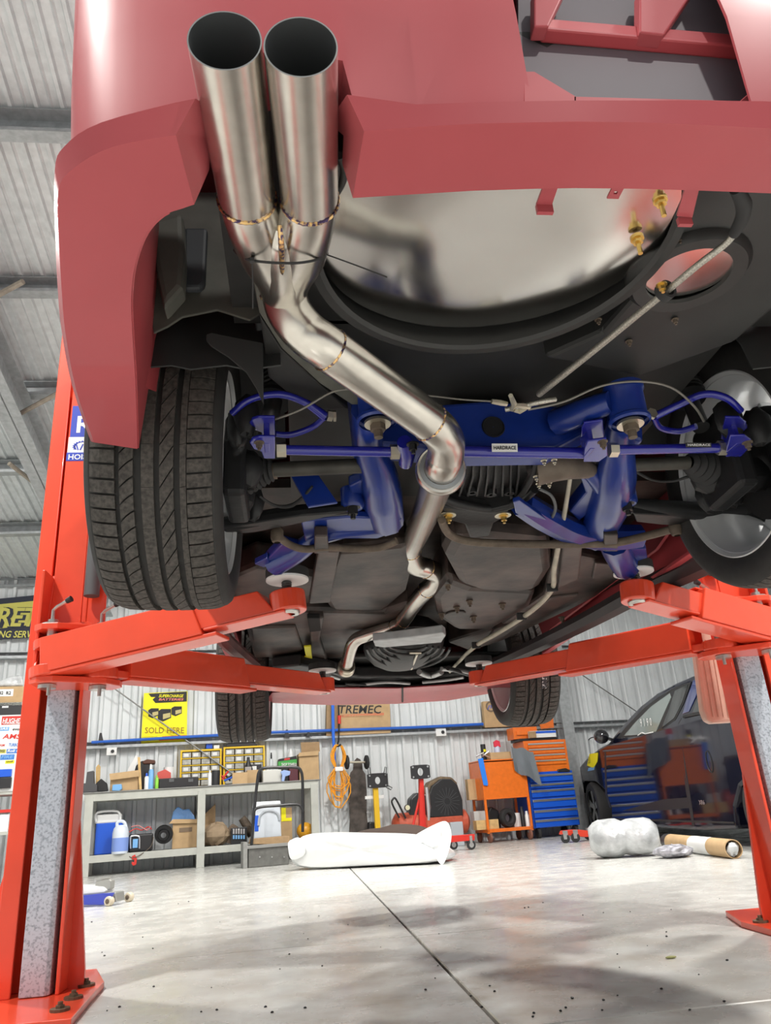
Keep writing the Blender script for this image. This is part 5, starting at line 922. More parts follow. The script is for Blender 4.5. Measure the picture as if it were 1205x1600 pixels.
tag(SK.rect('oil_drum_box', WPL, (-30, 1274, 12, 1298), .4, .0, None, .004, levels[1300]), 'white carton low on the storage rack at the left edge', 'box'); tag(SK.rect('yellow_pack', SGN, (2, 1245, 11, 1254), .2, .02, None, .003), 'small yellow pack on the rack at the left edge', 'pack') if False else None
# --- trolley jack behind the left post
J = PL(atz(118, 1418, 0), atz(165, 1416, 0)-atz(118, 1418, 0)); jk = T('trolley_jack', 'blue and white trolley jack on the floor beside the left hoist post', 'trolley jack', J.at(150, 1418))
J.solid('side_frame', mat('jack_blue', (.03, .05, .42), .35, coat=.4), [(90, 1414), (90, 1398), (130, 1399), (160, 1396), (178, 1395), (170, 1410), (160, 1414)], .012, .0, jk, .003); J.solid('side_frame', MATS['jack_blue'], [(90, 1414), (90, 1398), (130, 1399), (160, 1396), (178, 1395), (170, 1410), (160, 1414)], .012, .18, jk, .003)
J.solid('lift_arm', WPL, [(90, 1398), (90, 1385), (140, 1384), (160, 1386), (166, 1391), (163, 1396), (130, 1399)], .10, .03, jk, .01); J.solid('saddle_block', mat('jack_grey', (.4, .4, .38), .4, .6), [(148, 1387), (149, 1377), (170, 1374), (173, 1376), (172, 1389), (164, 1393)], .05, .05, jk, .005)
b = MB(); p = J.at(160, 1375, .10); b.lathe([(.001, 0), (.05, 0), (.055, .012), (.05, .014), (.001, .006)], p, (0, 0, 1), 24); b.build('saddle', MATS['jack_grey'], jk, smooth=True)
J.solid('front_axle', MATS['jack_grey'], [(172, 1394), (180, 1394), (182, 1409), (172, 1411)], .10, .03, jk, .006)
for x, bk in ((168, -.02), (168, .20)):
    p = J.at(x, 1408.5, -.02)+J.n*(bk+.02); r_ = p.z if p.z > .02 else .04; b = MB(); b.lathe([(.001, -.002), (r_*.55, -.002), (r_*.9, 0), (r_, .006), (r_, .035), (r_*.9, .04)], p, J.n, 28); w_ = b.build('wheel', mat('nylon_cream', (.62, .55, .42), .5), jk, smooth=True); b = MB(); b.lathe([(.001, -.008), (r_*.35, -.006), (r_*.52, -.004)], p, J.n, 20); b.build('wheel_hub', RUST, w_, smooth=True)
# --- white wrap on the floor, roll and skateboard
Wp = PL(atz(458, 1361, 0), atz(690, 1351, 0)-atz(458, 1361, 0)); t = T('poly_wrap', 'large white plastic wrapping lying folded on the floor', 'wrapping', Wp.at(570, 1357)); FILM = mat('white_film', (.86, .88, .88), .28, bump=.35, scale=5)
def sheetblob(name, outline, back0, d, parent, m, sub=2, jit=.010):
    b = MB(); rows = []; P0 = [Wp.at(x, y, back0) for x, y in outline]; c = sum(P0, Vector())/len(P0)
    for f, k in ((0, 1), (.15, 1.03), (.5, 1.02), (.85, .96), (1, .85)): rows.append([Vector((c.x+(p.x-c.x)*k, c.y+(p.y-c.y)*k, max(.003, c.z+(p.z-c.z)*k)))+Wp.n*d*f+Vector((rnd.uniform(-jit, jit), rnd.uniform(-jit, jit), rnd.uniform(0, jit))) for p in P0])
    cen = sum(rows[0], Vector())/len(P0); rows = [[cen+(p-cen)*.02 for p in rows[0]], [cen+(p-cen)*.5-Wp.n*.02*(i % 3) for i, p in enumerate(rows[0])]]+rows; b.grid(rows, close=True); b._face(b.verts(rows[0])); b._face(b.verts(rows[-1][::-1])); return b.build(name, m, parent, smooth=True, sub=1, flat_angle=60)
sheetblob('wrap_body', [(452, 1358), (449, 1340), (451, 1322), (464, 1312), (472, 1304), (510, 1306), (560, 1307), (600, 1308), (625, 1310), (645, 1318), (665, 1328), (682, 1338), (690, 1350), (640, 1354), (570, 1357), (500, 1360)], 0, .75, t, FILM)
b = MB(); b.grid([[Wp.at(x, y, k_) for x, y in r_] for r_, k_ in (([(636, 1313), (660, 1298), (684, 1286), (700, 1280)], .45), ([(660, 1318), (680, 1304), (700, 1292), (706, 1300)], .30), ([(668, 1326), (684, 1316), (698, 1312), (705, 1318)], .18), ([(680, 1338), (688, 1336), (694, 1338), (698, 1340)], .05), ([(688, 1351), (691, 1351), (693, 1350), (695, 1346)], .0))]); b.build('wrap_flap', FILM, t, smooth=True, solid=.004, sub=2)
b = MB(); b.grid([[Wp.at(x, y, k_) for x, y in r_] for r_, k_ in (([(449, 1316), (456, 1312), (468, 1306)], .1), ([(451, 1328), (460, 1324), (474, 1318)], -.06), ([(453, 1345), (464, 1342), (480, 1336)], -.03))]); b.build('wrap_flap', FILM, t, smooth=True, solid=.004, sub=2)
Wp.tube('wrap_roll', FILM, [(648, 1316, .12), (690, 1304, .12)], 9, 0, t, 12, 0)
b = MB(); p0 = Wp.at(560, 1312, 1.0); p1 = Wp.at(672, 1300, 1.0); p0.z = p1.z = .16; b.tube([p0+(p1-p0)*k_/6+Vector((0, 0, rnd.uniform(-.015, .02))) for k_ in range(7)], [.13, .15, .16, .17, .16, .15, .12], 18, smooth=2); tag(b.build('carpet_roll', mat('brown_felt', (.085, .06, .05), .95, bump=.4), smooth=True), 'dark brown rolled underlay behind the white wrapping', 'roll')
D = W(.22); sk = T('longboard', 'worn grey longboard leaning upright against the wall', 'skateboard', (D.at(558, 1308).x, D.at(558, 1308).y, 0))
b = MB(); D.add(b, [(553, 1312), (546, 1298), (545, 1285), (547, 1262), (544, 1240), (545, 1212), (548, 1204), (552, 1200), (553, 1189), (558, 1184), (563, 1186), (566, 1191), (567, 1201), (571, 1206), (573, 1230), (572, 1255), (575, 1280), (574, 1292), (567, 1300), (563, 1312)], .014, .05, 0); b.build('deck', mat('grip_grey', (.06, .052, .045), .9, var=.4, scale=8, col2=(.12, .10, .09)), sk, bevel=.003)
for y in (1191,):
    D.tube('truck_axle', CHR, [(544, y), (574, y)], 3.2, -.03, sk, 8, 0)
    for x in (542, 573): p = D.at(x, y, -.03); r_ = sp(10.5, p); b = MB(); b.lathe([(.001, -.024), (r_*.8, -.024), (r_, -.014), (r_, .014), (r_*.8, .024), (.001, .024)], p, WU, 24); b.build('wheel', BLK, sk, smooth=True)
# --- stands, compressor
Dy = W(.45); st = T('work_stand', 'yellow post stand with a black mounting plate against the wall', 'stand', (Dy.at(593, 1310).x, Dy.at(593, 1310).y, 0)); YP = mat('yellow_paint', (.78, .48, .02), .4)
Dy.rect('stand_post', YP, (588, 1228, 596, 1312), .05, .03, st, .003, 0); b = MB(); b.box(Dy.at(593, 1308, .05)*1-Vector((0, 0, Dy.at(593, 1308, .05).z-.02)), (.16, .22, .04), rotz(WA)); b.build('stand_foot', YP, st)
def plate(nm, pl, r_, par):
    q = pl.box4(*r_, 0); c = sum(q, Vector())/4; b = MB(); n = 24; hw = (q[1]-q[0]).length/2; hh = (q[2].z-q[0].z)/2; u = (q[1]-q[0]).normalized(); ins, outs = [], []
    for i in range(n):
        a = 2*math.pi*i/n; cx, cy = math.cos(a), math.sin(a); k_ = min(hw/max(abs(cx), 1e-6), hh/max(abs(cy), 1e-6)); ins.append(c+u*cx*.035+Vector((0, 0, cy*.045))); outs.append(c+u*cx*k_+Vector((0, 0, cy*k_)))
    a1, a2 = b.verts(ins), b.verts(outs); b1, b2 = b.verts([p+pl.n*.015 for p in ins]), b.verts([p+pl.n*.015 for p in outs]); b.skin(a1, a2); b.skin(b1, b2); b.skin(a2, b2); b.skin(a1, b1); o = b.build(nm, BPL, par)
    for sx_ in (-.78, .78):
        for sz_ in (-.7, .7): b = MB(); p = c+u*hw*sx_+Vector((0, 0, hh*sz_))-pl.n*.001; b.cyl(p, p-pl.n*.008, .011, n=8); b.build('plate_bolt', SILV, o)
plate('mount_plate', Dy, (575, 1208, 607, 1231), st)
for a in ([(576, 1212), (575, 1200), (578, 1199), (579, 1210)], [(600, 1208), (602, 1198), (604, 1199), (603, 1212)], [(604, 1226), (613, 1231), (611, 1234), (603, 1230)]): Dy.tube('clamp_finger', DGREY, a, 1.6, -.02, st, 6, 0)
Dy.rect('cross_bar', WPL, (571, 1243, 600, 1248), .03, .09, st, .002)
De = W(1.5); es = T('engine_stand', 'red engine stand with a black mounting plate and castor base', 'engine stand', (De.at(662, 1322).x, De.at(662, 1322).y, 0))
De.solid('stand_post', REDP, [(656, 1322), (656, 1215), (662, 1215), (668, 1322)], .06, .03, es, .004, 0.06); De.tube('brace', REDP, [(656, 1246), (645, 1292)], 4, .08, es, 8, 0); plate('mount_plate', De, (643, 1195, 673, 1217), es)
De.tube('plate_shaft', SILV, [(667, 1230), (670, 1262), (670, 1282)], [6, 7, 4], -.03, es, 12, 0)
De.solid('base_beam', REDP, [(640, 1322), (640, 1311), (742, 1303), (742, 1313)], .08, -.3, es, .004)
for x, y, bk in ((737, 1326, -.3), (709, 1322, .05)):
    p = De.at(x, y, bk); r_ = .05; b = MB(); c = Vector((p.x, p.y, r_)); b.lathe([(.001, -.014), (r_*.6, -.014), (r_, -.010), (r_, .010), (r_*.6, .014), (.001, .014)], c, WN, 24); wq = b.build('castor', BLK, es, smooth=True); b = MB(); b.lathe([(.001, -.016), (r_*.55, -.015)], c, WN, 16); b.box(c+Vector((0, 0, .055)), (.03, .03, .08), rotz(WA)); b.build('castor_fork', SILV, wq)
Dc = W(.5); cpz = 0; ac = T('air_compressor', 'red air compressor with a round black belt guard by the wall', 'compressor', (Dc.at(672, 1312).x, Dc.at(672, 1312).y, 0)); CRED = mat('faded_red', (.55, .10, .05), .5, var=.15)
pa, pb = Dc.at(620, 1290, .15), Dc.at(726, 1283, .15); b = MB(); u = (pb-pa).normalized(); b.tube([pa-u*.05, pa, pb, pb+u*.05], [.08, .15, .15, .08], 24); b.build('tank', CRED, ac, smooth=True); Dc.rect('belt_base', CRED, (668, 1276, 724, 1292), .2, -.02, ac, .004)
gpts = [(668, 1277), (669, 1246), (676, 1228), (690, 1217), (705, 1217), (715, 1226), (723, 1250), (724, 1275)]; Dc.solid('belt_guard', BPL, gpts, .09, -.02, ac, .01); Dc.solid('pump_head', mat('pump_brown', (.16, .11, .06), .6, var=.3), [(662, 1240), (672, 1222), (690, 1213), (706, 1214), (716, 1224), (700, 1240)], .2, .06, ac, .02); Dc.solid('motor', BPL, [(640, 1275), (642, 1248), (652, 1238), (668, 1244), (668, 1275)], .18, .05, ac, .02)
c = Dc.at(699, 1252, -.024)
for k in range(20): a = 2*math.pi*k/20; b = MB(); u_ = WU*math.cos(a)+Vector((0, 0, math.sin(a))); b.tube([c+u_*.04, c+u_*.17], .0025, 5); b.build('guard_spoke', DGREY, ac)
Dc.tube('compressor_handle', BPL, [(624, 1278), (613, 1256), (614, 1249), (619, 1249), (634, 1279)], 3, -.02, ac); p = Dc.at(636, 1262, -.04); b = MB(); b.cyl(p, p-WN*.03, sp(4.6, p), n=20); g = b.build('gauge', BPL, ac); b = MB(); b.cyl(p-WN*.03, p-WN*.033, sp(3.8, p), n=20); b.build('gauge_face', mat('gauge_cream', (.75, .72, .5), .4), g)
tag(Dc.rect('clear_tub', mat('clear_tub', (.45, .48, .52), .25), (706, 1284, 726, 1312), .2, -.26, None, .01, 0), 'clear plastic storage tub under the compressor end', 'tub'); tag(Dc.solid('black_bucket', BPL, [(575, 1310), (577, 1284), (588, 1284), (590, 1310)], .12, .2, None, .02, 0), 'black plastic bucket behind the yellow stand', 'bucket')
# --- orange service trolley
Tq = W(.72); tr = T('service_trolley', 'orange two-tier service trolley with tools and a spare wheel', 'trolley', (Tq.at(795, 1315).x, Tq.at(795, 1315).y, 0)); zl = Tq.at(790, 1294).z; zm = Tq.at(790, 1246).z; ztp = Tq.at(785, 1186).z
cn = [Tq.at(757, 1250), Tq.at(828, 1250)]; u = WU
def tb(name, m, a0, a1, z0, z1, b0, b1, par=tr):
    b = MB(); p = Vector((cn[0].x, cn[0].y, 0)); b.prism([p+u*a0+WN*b0+Vector((0, 0, z0)), p+u*a1+WN*b0+Vector((0, 0, z0)), p+u*a1+WN*b0+Vector((0, 0, z1)), p+u*a0+WN*b0+Vector((0, 0, z1))], WN*(b1-b0)); return b.build(name, m, par, bevel=.003)
wT = (cn[1]-cn[0]).length; dT = .44
for a0 in (0, wT-.03):
    for b0 in (0, dT-.03): tb('upright', ORG, a0, a0+.03, .11, ztp, b0, b0+.03)
tb('top_tray', ORG, 0, wT, ztp-.015, ztp, 0, dT); tb('tray_wall', ORG, 0, wT, zm-.01, ztp-.03, .004, .012); tb('middle_tray', ORG, 0, wT, zm-.012, zm, 0, dT); tb('bottom_tray', ORG, 0, wT, zl-.04, zl, 0, dT); tb('side_wall', ORG, .0, .008, zm, ztp-.02, .03, dT-.03)
tb('rear_wall', ORG, .03, wT-.03, zm, ztp-.02, dT-.02, dT-.012)
for a0 in (.02, wT-.06):
    for b0 in (.02, dT-.06):
        c = Vector((cn[0].x, cn[0].y, 0))+u*(a0+.02)+WN*(b0+.02)+Vector((0, 0, .065)); b = MB(); b.lathe([(.001, -.018), (.05, -.018), (.065, -.012), (.065, .012), (.05, .018), (.001, .018)], c, u, 20); wq = b.build('castor', mat('castor_red_brown', (.22, .09, .06), .6), tr, smooth=True); b = MB(); b.box(c+Vector((0, 0, .055)), (.06, .03, .07), rotz(WA)); b.build('castor_fork', DGREY, wq)
tag(Tq.rect('parcel_box', CARD, (733, 1217, 748, 1243), .1, .25, None, .002, zm), 'small brown parcel with white label on the trolley\'s middle tray', 'box')
p = Tq.at(793, 1277, .12); r_ = sp(14, p); c = Vector((p.x, p.y, zl+r_)); b = MB(); b.lathe([(r_*.45, -.03), (r_*.6, -.045), (r_*.9, -.045), (r_, -.03), (r_, .03), (r_*.9, .045), (r_*.6, .045), (r_*.45, .03)], c, (WN+WU*-.25).normalized(), 32, closed=True); sw = tag(b.build('barrow_wheel', BLK, smooth=True), 'small black pneumatic wheel on the bottom of the orange trolley', 'wheel')
tag(Tq.rect('plank', MATS['raw_pine'], (745, 1281, 780, 1291), .12, .05, None, .003, zl), 'short pale timber block on the trolley\'s bottom tray', 'timber'); tag(Tq.rect('grey_carton', mat('grey_box', (.55, .55, .54), .6), (742, 1267, 762, 1283), .14, .2, None, .003, zl), 'grey carton at the back of the trolley\'s bottom tray', 'box'); tag(Tq.solid('black_bag', BPL, [(762, 1290), (763, 1266), (768, 1260), (780, 1266), (784, 1290)], .15, .2, None, .02, zl), 'black bag behind the small pneumatic wheel', 'bag')
for x, y0, m_, l in ((818, 1260, BPL, 'tall black bottle on the trolley beside the small wheel'), (825, 1267, WPL, 'short white bottle at the right of the trolley\'s bottom tray')): tag(Tq.bottle('bottle', m_, x, y0, 1288, [(7, 0), (7, .7), (4, .85), (4, 1)], .08, None, zl), l, 'bottle')
tag(Tq.rect('white_tin', WPL, (804, 1270, 815, 1288), .1, .15, None, .004, zl), 'white tin between the small wheel and the bottles', 'tin')
tag(Tq.rect('flat_carton', CARD, (767, 1175, 799, 1184), .2, .05, None, .003, ztp), 'flat cardboard box on top of the orange trolley', 'box')
t = T('cleaner_bottle', 'white bottle with a red trigger on the orange trolley', 'bottle', (Tq.at(778, 1180).x, Tq.at(778, 1180).y, ztp)); Tq.bottle('bottle_body', mat('cleaner_blue', (.55, .58, .75), .4), 778, 1164, 1180, [(10, 0), (10, .8), (5, 1)], .3, t, ztp); Tq.solid('trigger', mat('trigger_red', (.75, .04, .08), .4), [(773, 1167), (772, 1159), (776, 1156), (781, 1158), (783, 1167)], .04, .27, t, .006)
t = T('aerosol_can', 'black and yellow aerosol can on the orange trolley', 'spray can', (Tq.at(756, 1178).x, Tq.at(756, 1178).y, ztp)); Tq.bottle('can_body', BPL, 756, 1163, 1178, [(8, 0), (8, 1)], .2, t, ztp); Tq.bottle('can_band', SGN, 756, 1171, 1175, [(8.3, 0), (8.3, 1)], .2, t)
tag(Tq.solid('blue_rag', mat('cloth_blue', (.02, .22, .85), .7), [(747, 1186), (755, 1184), (763, 1225), (762, 1228), (756, 1227)], .012, -.02, None, .004), 'bright blue strap of cloth hanging off the orange trolley', 'cloth')
GR = mat('grey_cloth', (.16, .18, .20), .9, bump=.5, scale=12); b = MB(); gr_ = []
for j in range(7):
    row = []
    for i in range(9):
        f, g_ = i/8, j/6; x = 799+f*(34+8*g_)+g_*6; y = 1166+g_*(38+22*f)+f*8*(1-g_)+2*math.sin(f*9); row.append(Tq.at(x, y, .04*math.sin(f*11)*g_-.04))
    gr_.append(row)
b.grid(gr_); tag(b.build('grey_towel', GR, smooth=True, solid=.008), 'grey cloth draped over the corner of the orange trolley', 'cloth')
t = T('ratchet_pile', 'bright ratchets and sockets on the trolley\'s front corner', 'tools', (Tq.at(758, 1183).x, Tq.at(758, 1183).y, ztp))
for a, c_, bk in (((744, 1182), (756, 1176), .03), ((750, 1176), (766, 1184), .06), ((754, 1182), (764, 1174), .09)): Tq.tube('ratchet', SILV, [a, c_], 2.2, bk, t, 8, 0)
# --- tool cabinet and chests
Ct = W(.62); tc = T('tool_cabinet', 'blue roller cabinet under an orange tool chest', 'tool cabinet', (Ct.at(868, 1300).x, Ct.at(868, 1300).y, 0)); zc0 = Ct.at(868, 1292).z; zc1 = Ct.at(864, 1205).z
q0, q1 = Ct.at(830, 1250), Ct.at(902, 1250)
def cb(name, m, f0, f1, z0, z1, b0, d, par, bev=.004):
    b = MB(); A_ = Vector((q0.x, q0.y, 0)); D_ = Vector((q1.x-q0.x, q1.y-q0.y, 0)); b.prism([A_+D_*f0+WN*b0+Vector((0, 0, z0)), A_+D_*f1+WN*b0+Vector((0, 0, z0)), A_+D_*f1+WN*b0+Vector((0, 0, z1)), A_+D_*f0+WN*b0+Vector((0, 0, z1))], WN*d); return b.build(name, m, par, bevel=bev)
cb('cabinet_body', BLUE, 0, 1, zc0, zc1, .02, .45, tc)
dz = (zc1-zc0); fr_ = [(0, .16), (.17, .33), (.345, .52), (.535, .69), (.70, .80), (.81, .97)]
for i, (a, c_) in enumerate(fr_):
    d_ = cb('drawer', BLUE, .03, .97, zc0+dz*a+.006, zc0+dz*c_-.006, -.004, .02, tc); cb('drawer_trim', SILV, .03, .97, zc0+dz*c_-.04, zc0+dz*c_-.012, -.016, .014, d_, .003)
for f in (.06, .86):
    for bk in (.05, .36): b = MB(); c = Vector((q0.x, q0.y, 0))+Vector((q1.x-q0.x, q1.y-q0.y, 0))*(f+.04)+WN*bk+Vector((0, 0, zc0/2*1.0)); b.cyl(c-WN*.0-WU*.02, c+WU*.02, zc0/2, n=20); b.build('castor', BLK, tc)
zo1 = Ct.at(850, 1156).z; oc = T('tool_chest', 'orange four-drawer tool chest on the blue cabinet', 'tool chest', (Ct.at(860, 1206).x, Ct.at(860, 1206).y, zc1)); cb('chest_body', ORG, .02, .97, zc1, zo1, .04, .36, oc); 
for i in range(4): z0 = zc1+(zo1-zc1)*(.22+.18*i); d_ = cb('drawer', ORG, .10, .90, z0, z0+(zo1-zc1)*.165, .022, .02, oc); cb('drawer_trim', SILV, .10, .90, z0+(zo1-zc1)*.10, z0+(zo1-zc1)*.15, .012, .012, d_, .002)
tag(cb('foam_tray', BPL, -.05, .8, zo1, zo1+.035, .05, .3, None), 'black foam tray of bits lying on the orange chest', 'tray'); zq = zo1+.035
o2 = T('top_chest', 'small orange top box above the black tray', 'tool box', (Ct.at(822, 1150).x, Ct.at(822, 1150).y, zq)); cb('box_body', ORG, -.12, .42, zq, Ct.at(812, 1135).z, .12, .22, o2); cb('box_drawer', ORG, -.06, .36, zq+.05, Ct.at(812, 1139).z-.02, .10, .02, o2); Ct.solid('open_lid', ORG, [(843, 1131), (864, 1117), (866, 1137), (846, 1139)], .01, .3, o2, .002)
t = T('filter_carton', 'white and blue carton lying on the orange tool chest', 'box', (Ct.at(858, 1150).x, Ct.at(858, 1150).y, zq)); cb('carton', WPL, .18, .76, zq, zq+.09, .02, .07, t, .002); cb('carton_stripe', BLUE, .30, .76, zq+.055, zq+.085, .016, .004, t, 0); cb('carton_end', CARD2, .14, .30, zq, zq+.085, .0, .02, t, .002)
tag(Ct.solid('black_caddy', BPL, [(872, 1206), (873, 1202), (884, 1200), (891, 1203), (891, 1206)], .05, .0, None, .004), 'small black clip on the top edge of the blue cabinet', 'clip')
# ------------------------------------------------------------ the dark utility parked on the right
UA, UBk = atz(934, 1303, 0), atz(1180, 1327, 0); UP = PL(UA, (UBk-UA)); 
NAVYP = mat('ute_navy_paint', (.006, .007, .018), .07, coat=.12, spec=.25); UGL = mat('ute_dark_glass', (.02, .024, .024), .04, spec=.8); UGL2 = mat('ute_side_glass', (.20, .24, .23), .06, spec=.8); UTR = mat('ute_black_trim', (.012, .012, .013), .5)
ute = thing('utility_car', 'dark blue utility parked on the right against the back wall', 'car', (UA+UBk)/2+UP.n*.9)
side = [(897, 1234), (896, 1218), (901, 1203), (915, 1186), (934, 1170), (950, 1161), (958, 1147), (972, 1126), (990, 1104), (1012, 1085), (1040, 1069), (1070, 1056), (1086, 1054), (1102, 1062), (1112, 1090), (1120, 1112), (1170, 1112), (1290, 1116), (1300, 1180), (1290, 1290), (1236, 1300), (1232, 1262), (1218, 1230), (1196, 1212), (1174, 1212), (1156, 1230), (1148, 1262), (1152, 1296), (1100, 1298), (1000, 1292), (956, 1290), (955, 1262), (946, 1236), (930, 1222), (912, 1222), (903, 1236), (900, 1262), (898, 1262)]
b = MB(); P = UP.poly(side); wd = 1.78
# lower body full width, tumblehome towards the roof
rows = []
for k, f in ((0, 0), (.03, 0), (1, 0)): pass
zb = UP.at(1000, 1150).z
def inset(p, f):      # points above the waist lean inwards
    q = p.copy(); lean = max(0, p.z-zb)*.22; q += UP.n*lean; 
    if f: q += UP.n*(wd-2*lean)
    return q
a1 = b.verts([inset(p, 0) for p in P]); a2 = b.verts([inset(p, 1) for p in P]); b._face(a1[::-1]); b._face(a2); b.skin(a1, a2)
body = b.build('body', NAVYP, ute, bevel=.03, seg=3)
def on_side(name, m, pts, out=.004, th=.01, par=None, bevel=.002):
    b = MB(); Q = [inset(UP.at(x, y), 0)-UP.n*out for x, y in pts]; b.prism(Q, UP.n*th); return b.build(name, m, par or ute, bevel=bevel)
on_side('door_window_frame', UTR, [(962, 1154), (975, 1135), (995, 1110), (1018, 1090), (1044, 1074), (1068, 1066), (1062, 1100), (1054, 1125), (1030, 1144), (1000, 1150)], .003)
win = on_side('door_window', UGL2, [(974, 1150), (988, 1130), (1010, 1104), (1036, 1084), (1040, 1090), (1030, 1128), (1026, 1143), (1000, 1148)], .006)
on_side('quarter_window', UGL, [(1044, 1080), (1064, 1070), (1060, 1098), (1052, 1122), (1034, 1138), (1040, 1108)], .006)
on_side('cab_rear_pillar', mat('ute_blue_pillar', (.012, .025, .14), .15, coat=1.0), [(1071, 1064), (1086, 1056), (1080, 1090), (1074, 1112), (1064, 1116), (1066, 1095)], .004)
on_side('rear_side_glass', UGL, [(1088, 1070), (1100, 1066), (1110, 1092), (1114, 1110), (1080, 1114)], .004)
on_side('tonneau_edge', UTR, [(1066, 1118), (1090, 1112), (1220, 1113), (1220, 1118), (1090, 1117), (1067, 1122)], .012, .03)
on_side('door_gap', UTR, [(1060, 1130), (1063, 1122), (1066, 1160), (1078, 1235), (1086, 1290), (1082, 1290), (1072, 1235)], .002, .004, None, 0)
on_side('door_gap', UTR, [(945, 1175), (947, 1175), (949, 1240), (955, 1262), (953, 1262), (946, 1240)], .002, .004, None, 0)
on_side('sill_moulding', UTR, [(955, 1278), (1084, 1282), (1148, 1284), (1148, 1287), (1084, 1285), (955, 1281)], .006, .01)
on_side('swage_groove', UTR, [(972, 1267), (1036, 1249), (1076, 1246), (1080, 1262), (1040, 1266)], .001, .003, None, 0)
b = MB(); c = UP.at(1109, 1190)-UP.n*.002; u = UP.u; b.tube([c+u*math.cos(a)*sp(10, c)+Vector((0, 0, math.sin(a)*sp(16, c))) for a in [2*math.pi*k/28 for k in range(29)]], .006, 6); b.build('fuel_flap_rim', UTR, ute, smooth=True)
for k, ch in enumerate('9190'):
    p = UP.at(1000+k*5.2, 1136-k*.6)-UP.n*.0; p = inset(p, 0)-UP.n*.010; text(ch, 'marker_writing', WHT, ute, p, UP.u, Vector((0, 0, 1)), sp(17, p), shear=.15)
p = inset(UP.at(998, 1149), 0)-UP.n*.010; q = inset(UP.at(1022, 1144), 0)-UP.n*.01; b = MB(); b.tube([p, p+(q-p)*.3+Vector((0, 0, .02)), p+(q-p)*.5, q], .005, 6); b.build('marker_writing', WHT, ute)
p = UP.at(1094, 1257)-UP.n*.006; text('XR6', 'badge_lettering', SILV, ute, p, UP.u, Vector((0, 0, 1)), sp(9, p), fit=sp(22, p), bold=.02)
on_side('fender_sticker', SGN, [(918, 1196), (922, 1178), (935, 1176), (934, 1190), (928, 1200)], .006, .004, None, 0); p = UP.at(921, 1193)-UP.n*.009; text('S1', 'sticker_lettering', INK, ute, p, UP.u, Vector((0, 0, 1)), sp(15, p), fit=sp(11, p)); on_side('fender_sticker', LBLUE, [(919, 1205), (920, 1200), (930, 1198), (929, 1203)], .006, .004, None, 0)
p = inset(UP.at(952, 1150), 0)-UP.n*.12; b = MB(); b.ball(p, sp(12, p), .09, sp(11, p), 16); b.tube([p, p+UP.n*.14-Vector((0, 0, .05))], .02, 8); b.build('door_mirror', mat('mirror_black', (.01, .01, .012), .08, coat=1.0), ute, smooth=True)
def uwheel(px, py, rpx, m_in):
    c = UP.at(px, py)+UP.n*.06; r_ = c.z; b = MB(); b.lathe([(r_*.68, -.07), (r_*.74, -.09), (r_*.93, -.085), (r_, -.05), (r_, .10), (r_*.9, .13)], c, UP.n, 48); ty = b.build('tyre', BLK, ute, smooth=True)
    b = MB(); b.lathe([(r_*.70, -.085), (r_*.67, -.08), (r_*.62, .0), (r_*.62, .09), (.001, .09)], c, UP.n, 48); rm = b.build('rim', m_in, ute, smooth=True)
    for k in range(5):
        a = 2*math.pi*k/5+.3; e = UP.u*math.cos(a)+Vector((0, 0, math.sin(a))); f = -UP.u*math.sin(a)+Vector((0, 0, math.cos(a))); b = MB()
        b.prism([c+e*.03+f*.035-UP.n*.06, c+e*r_*.68+f*.05-UP.n*.07, c+e*r_*.68-f*.05-UP.n*.07, c+e*.03-f*.035-UP.n*.06], UP.n*.04); b.build('spoke', m_in, rm, bevel=.006)
    b = MB(); b.cyl(c-UP.n*.065, c-UP.n*.0, r_*.17, n=20); b.build('hub_cap', m_in, rm)
RB = mat('gloss_black_wheel', (.012, .012, .012), .12, .3, coat=.6); uwheel(929, 1262, 38, RB); uwheel(1192, 1268, 55, mat('wheel_grey_dark', (.10, .10, .10), .4))
on_side('wheel_tub_liner', UTR, [(898, 1262), (903, 1236), (912, 1222), (930, 1222), (946, 1236), (955, 1262), (956, 1295), (898, 1290)], -.14, .02, None, 0)
b = MB(); b.tube([UP.at(906, 1180, .5), UP.at(920, 1164, .5), UP.at(945, 1152, .4)], .012, 8); b.tube([UP.at(918, 1170, .3), UP.at(920, 1156, .3), UP.at(930, 1152, .3), UP.at(945, 1158, .3)], .008, 8, smooth=4); b.build('bonnet_cable', UTR, ute, smooth=True)
# tan ribbed tub leaning behind the right post
TAN = mat('tan_plastic', (.58, .42, .33), .35, var=.08)
X = VR(-.70, 2.96, 0); tp = PL(Vector((0, 3.02, 0)), (1, 0)); cl = tp.solid('storage_tub', TAN, [(1084, 985), (1128, 985), (1150, 1128), (1115, 1130), (1106, 1126), (1100, 1110)], .05, 0, HR, .012); lab(cl, 'tan ribbed plastic panel behind the post')
for k in range(4): x = 1095+k*8; tp.tube('tub_rib', TAN, [(x, 1000), (x+20, 1120)], 2.2, -.002, cl, 6, 0)
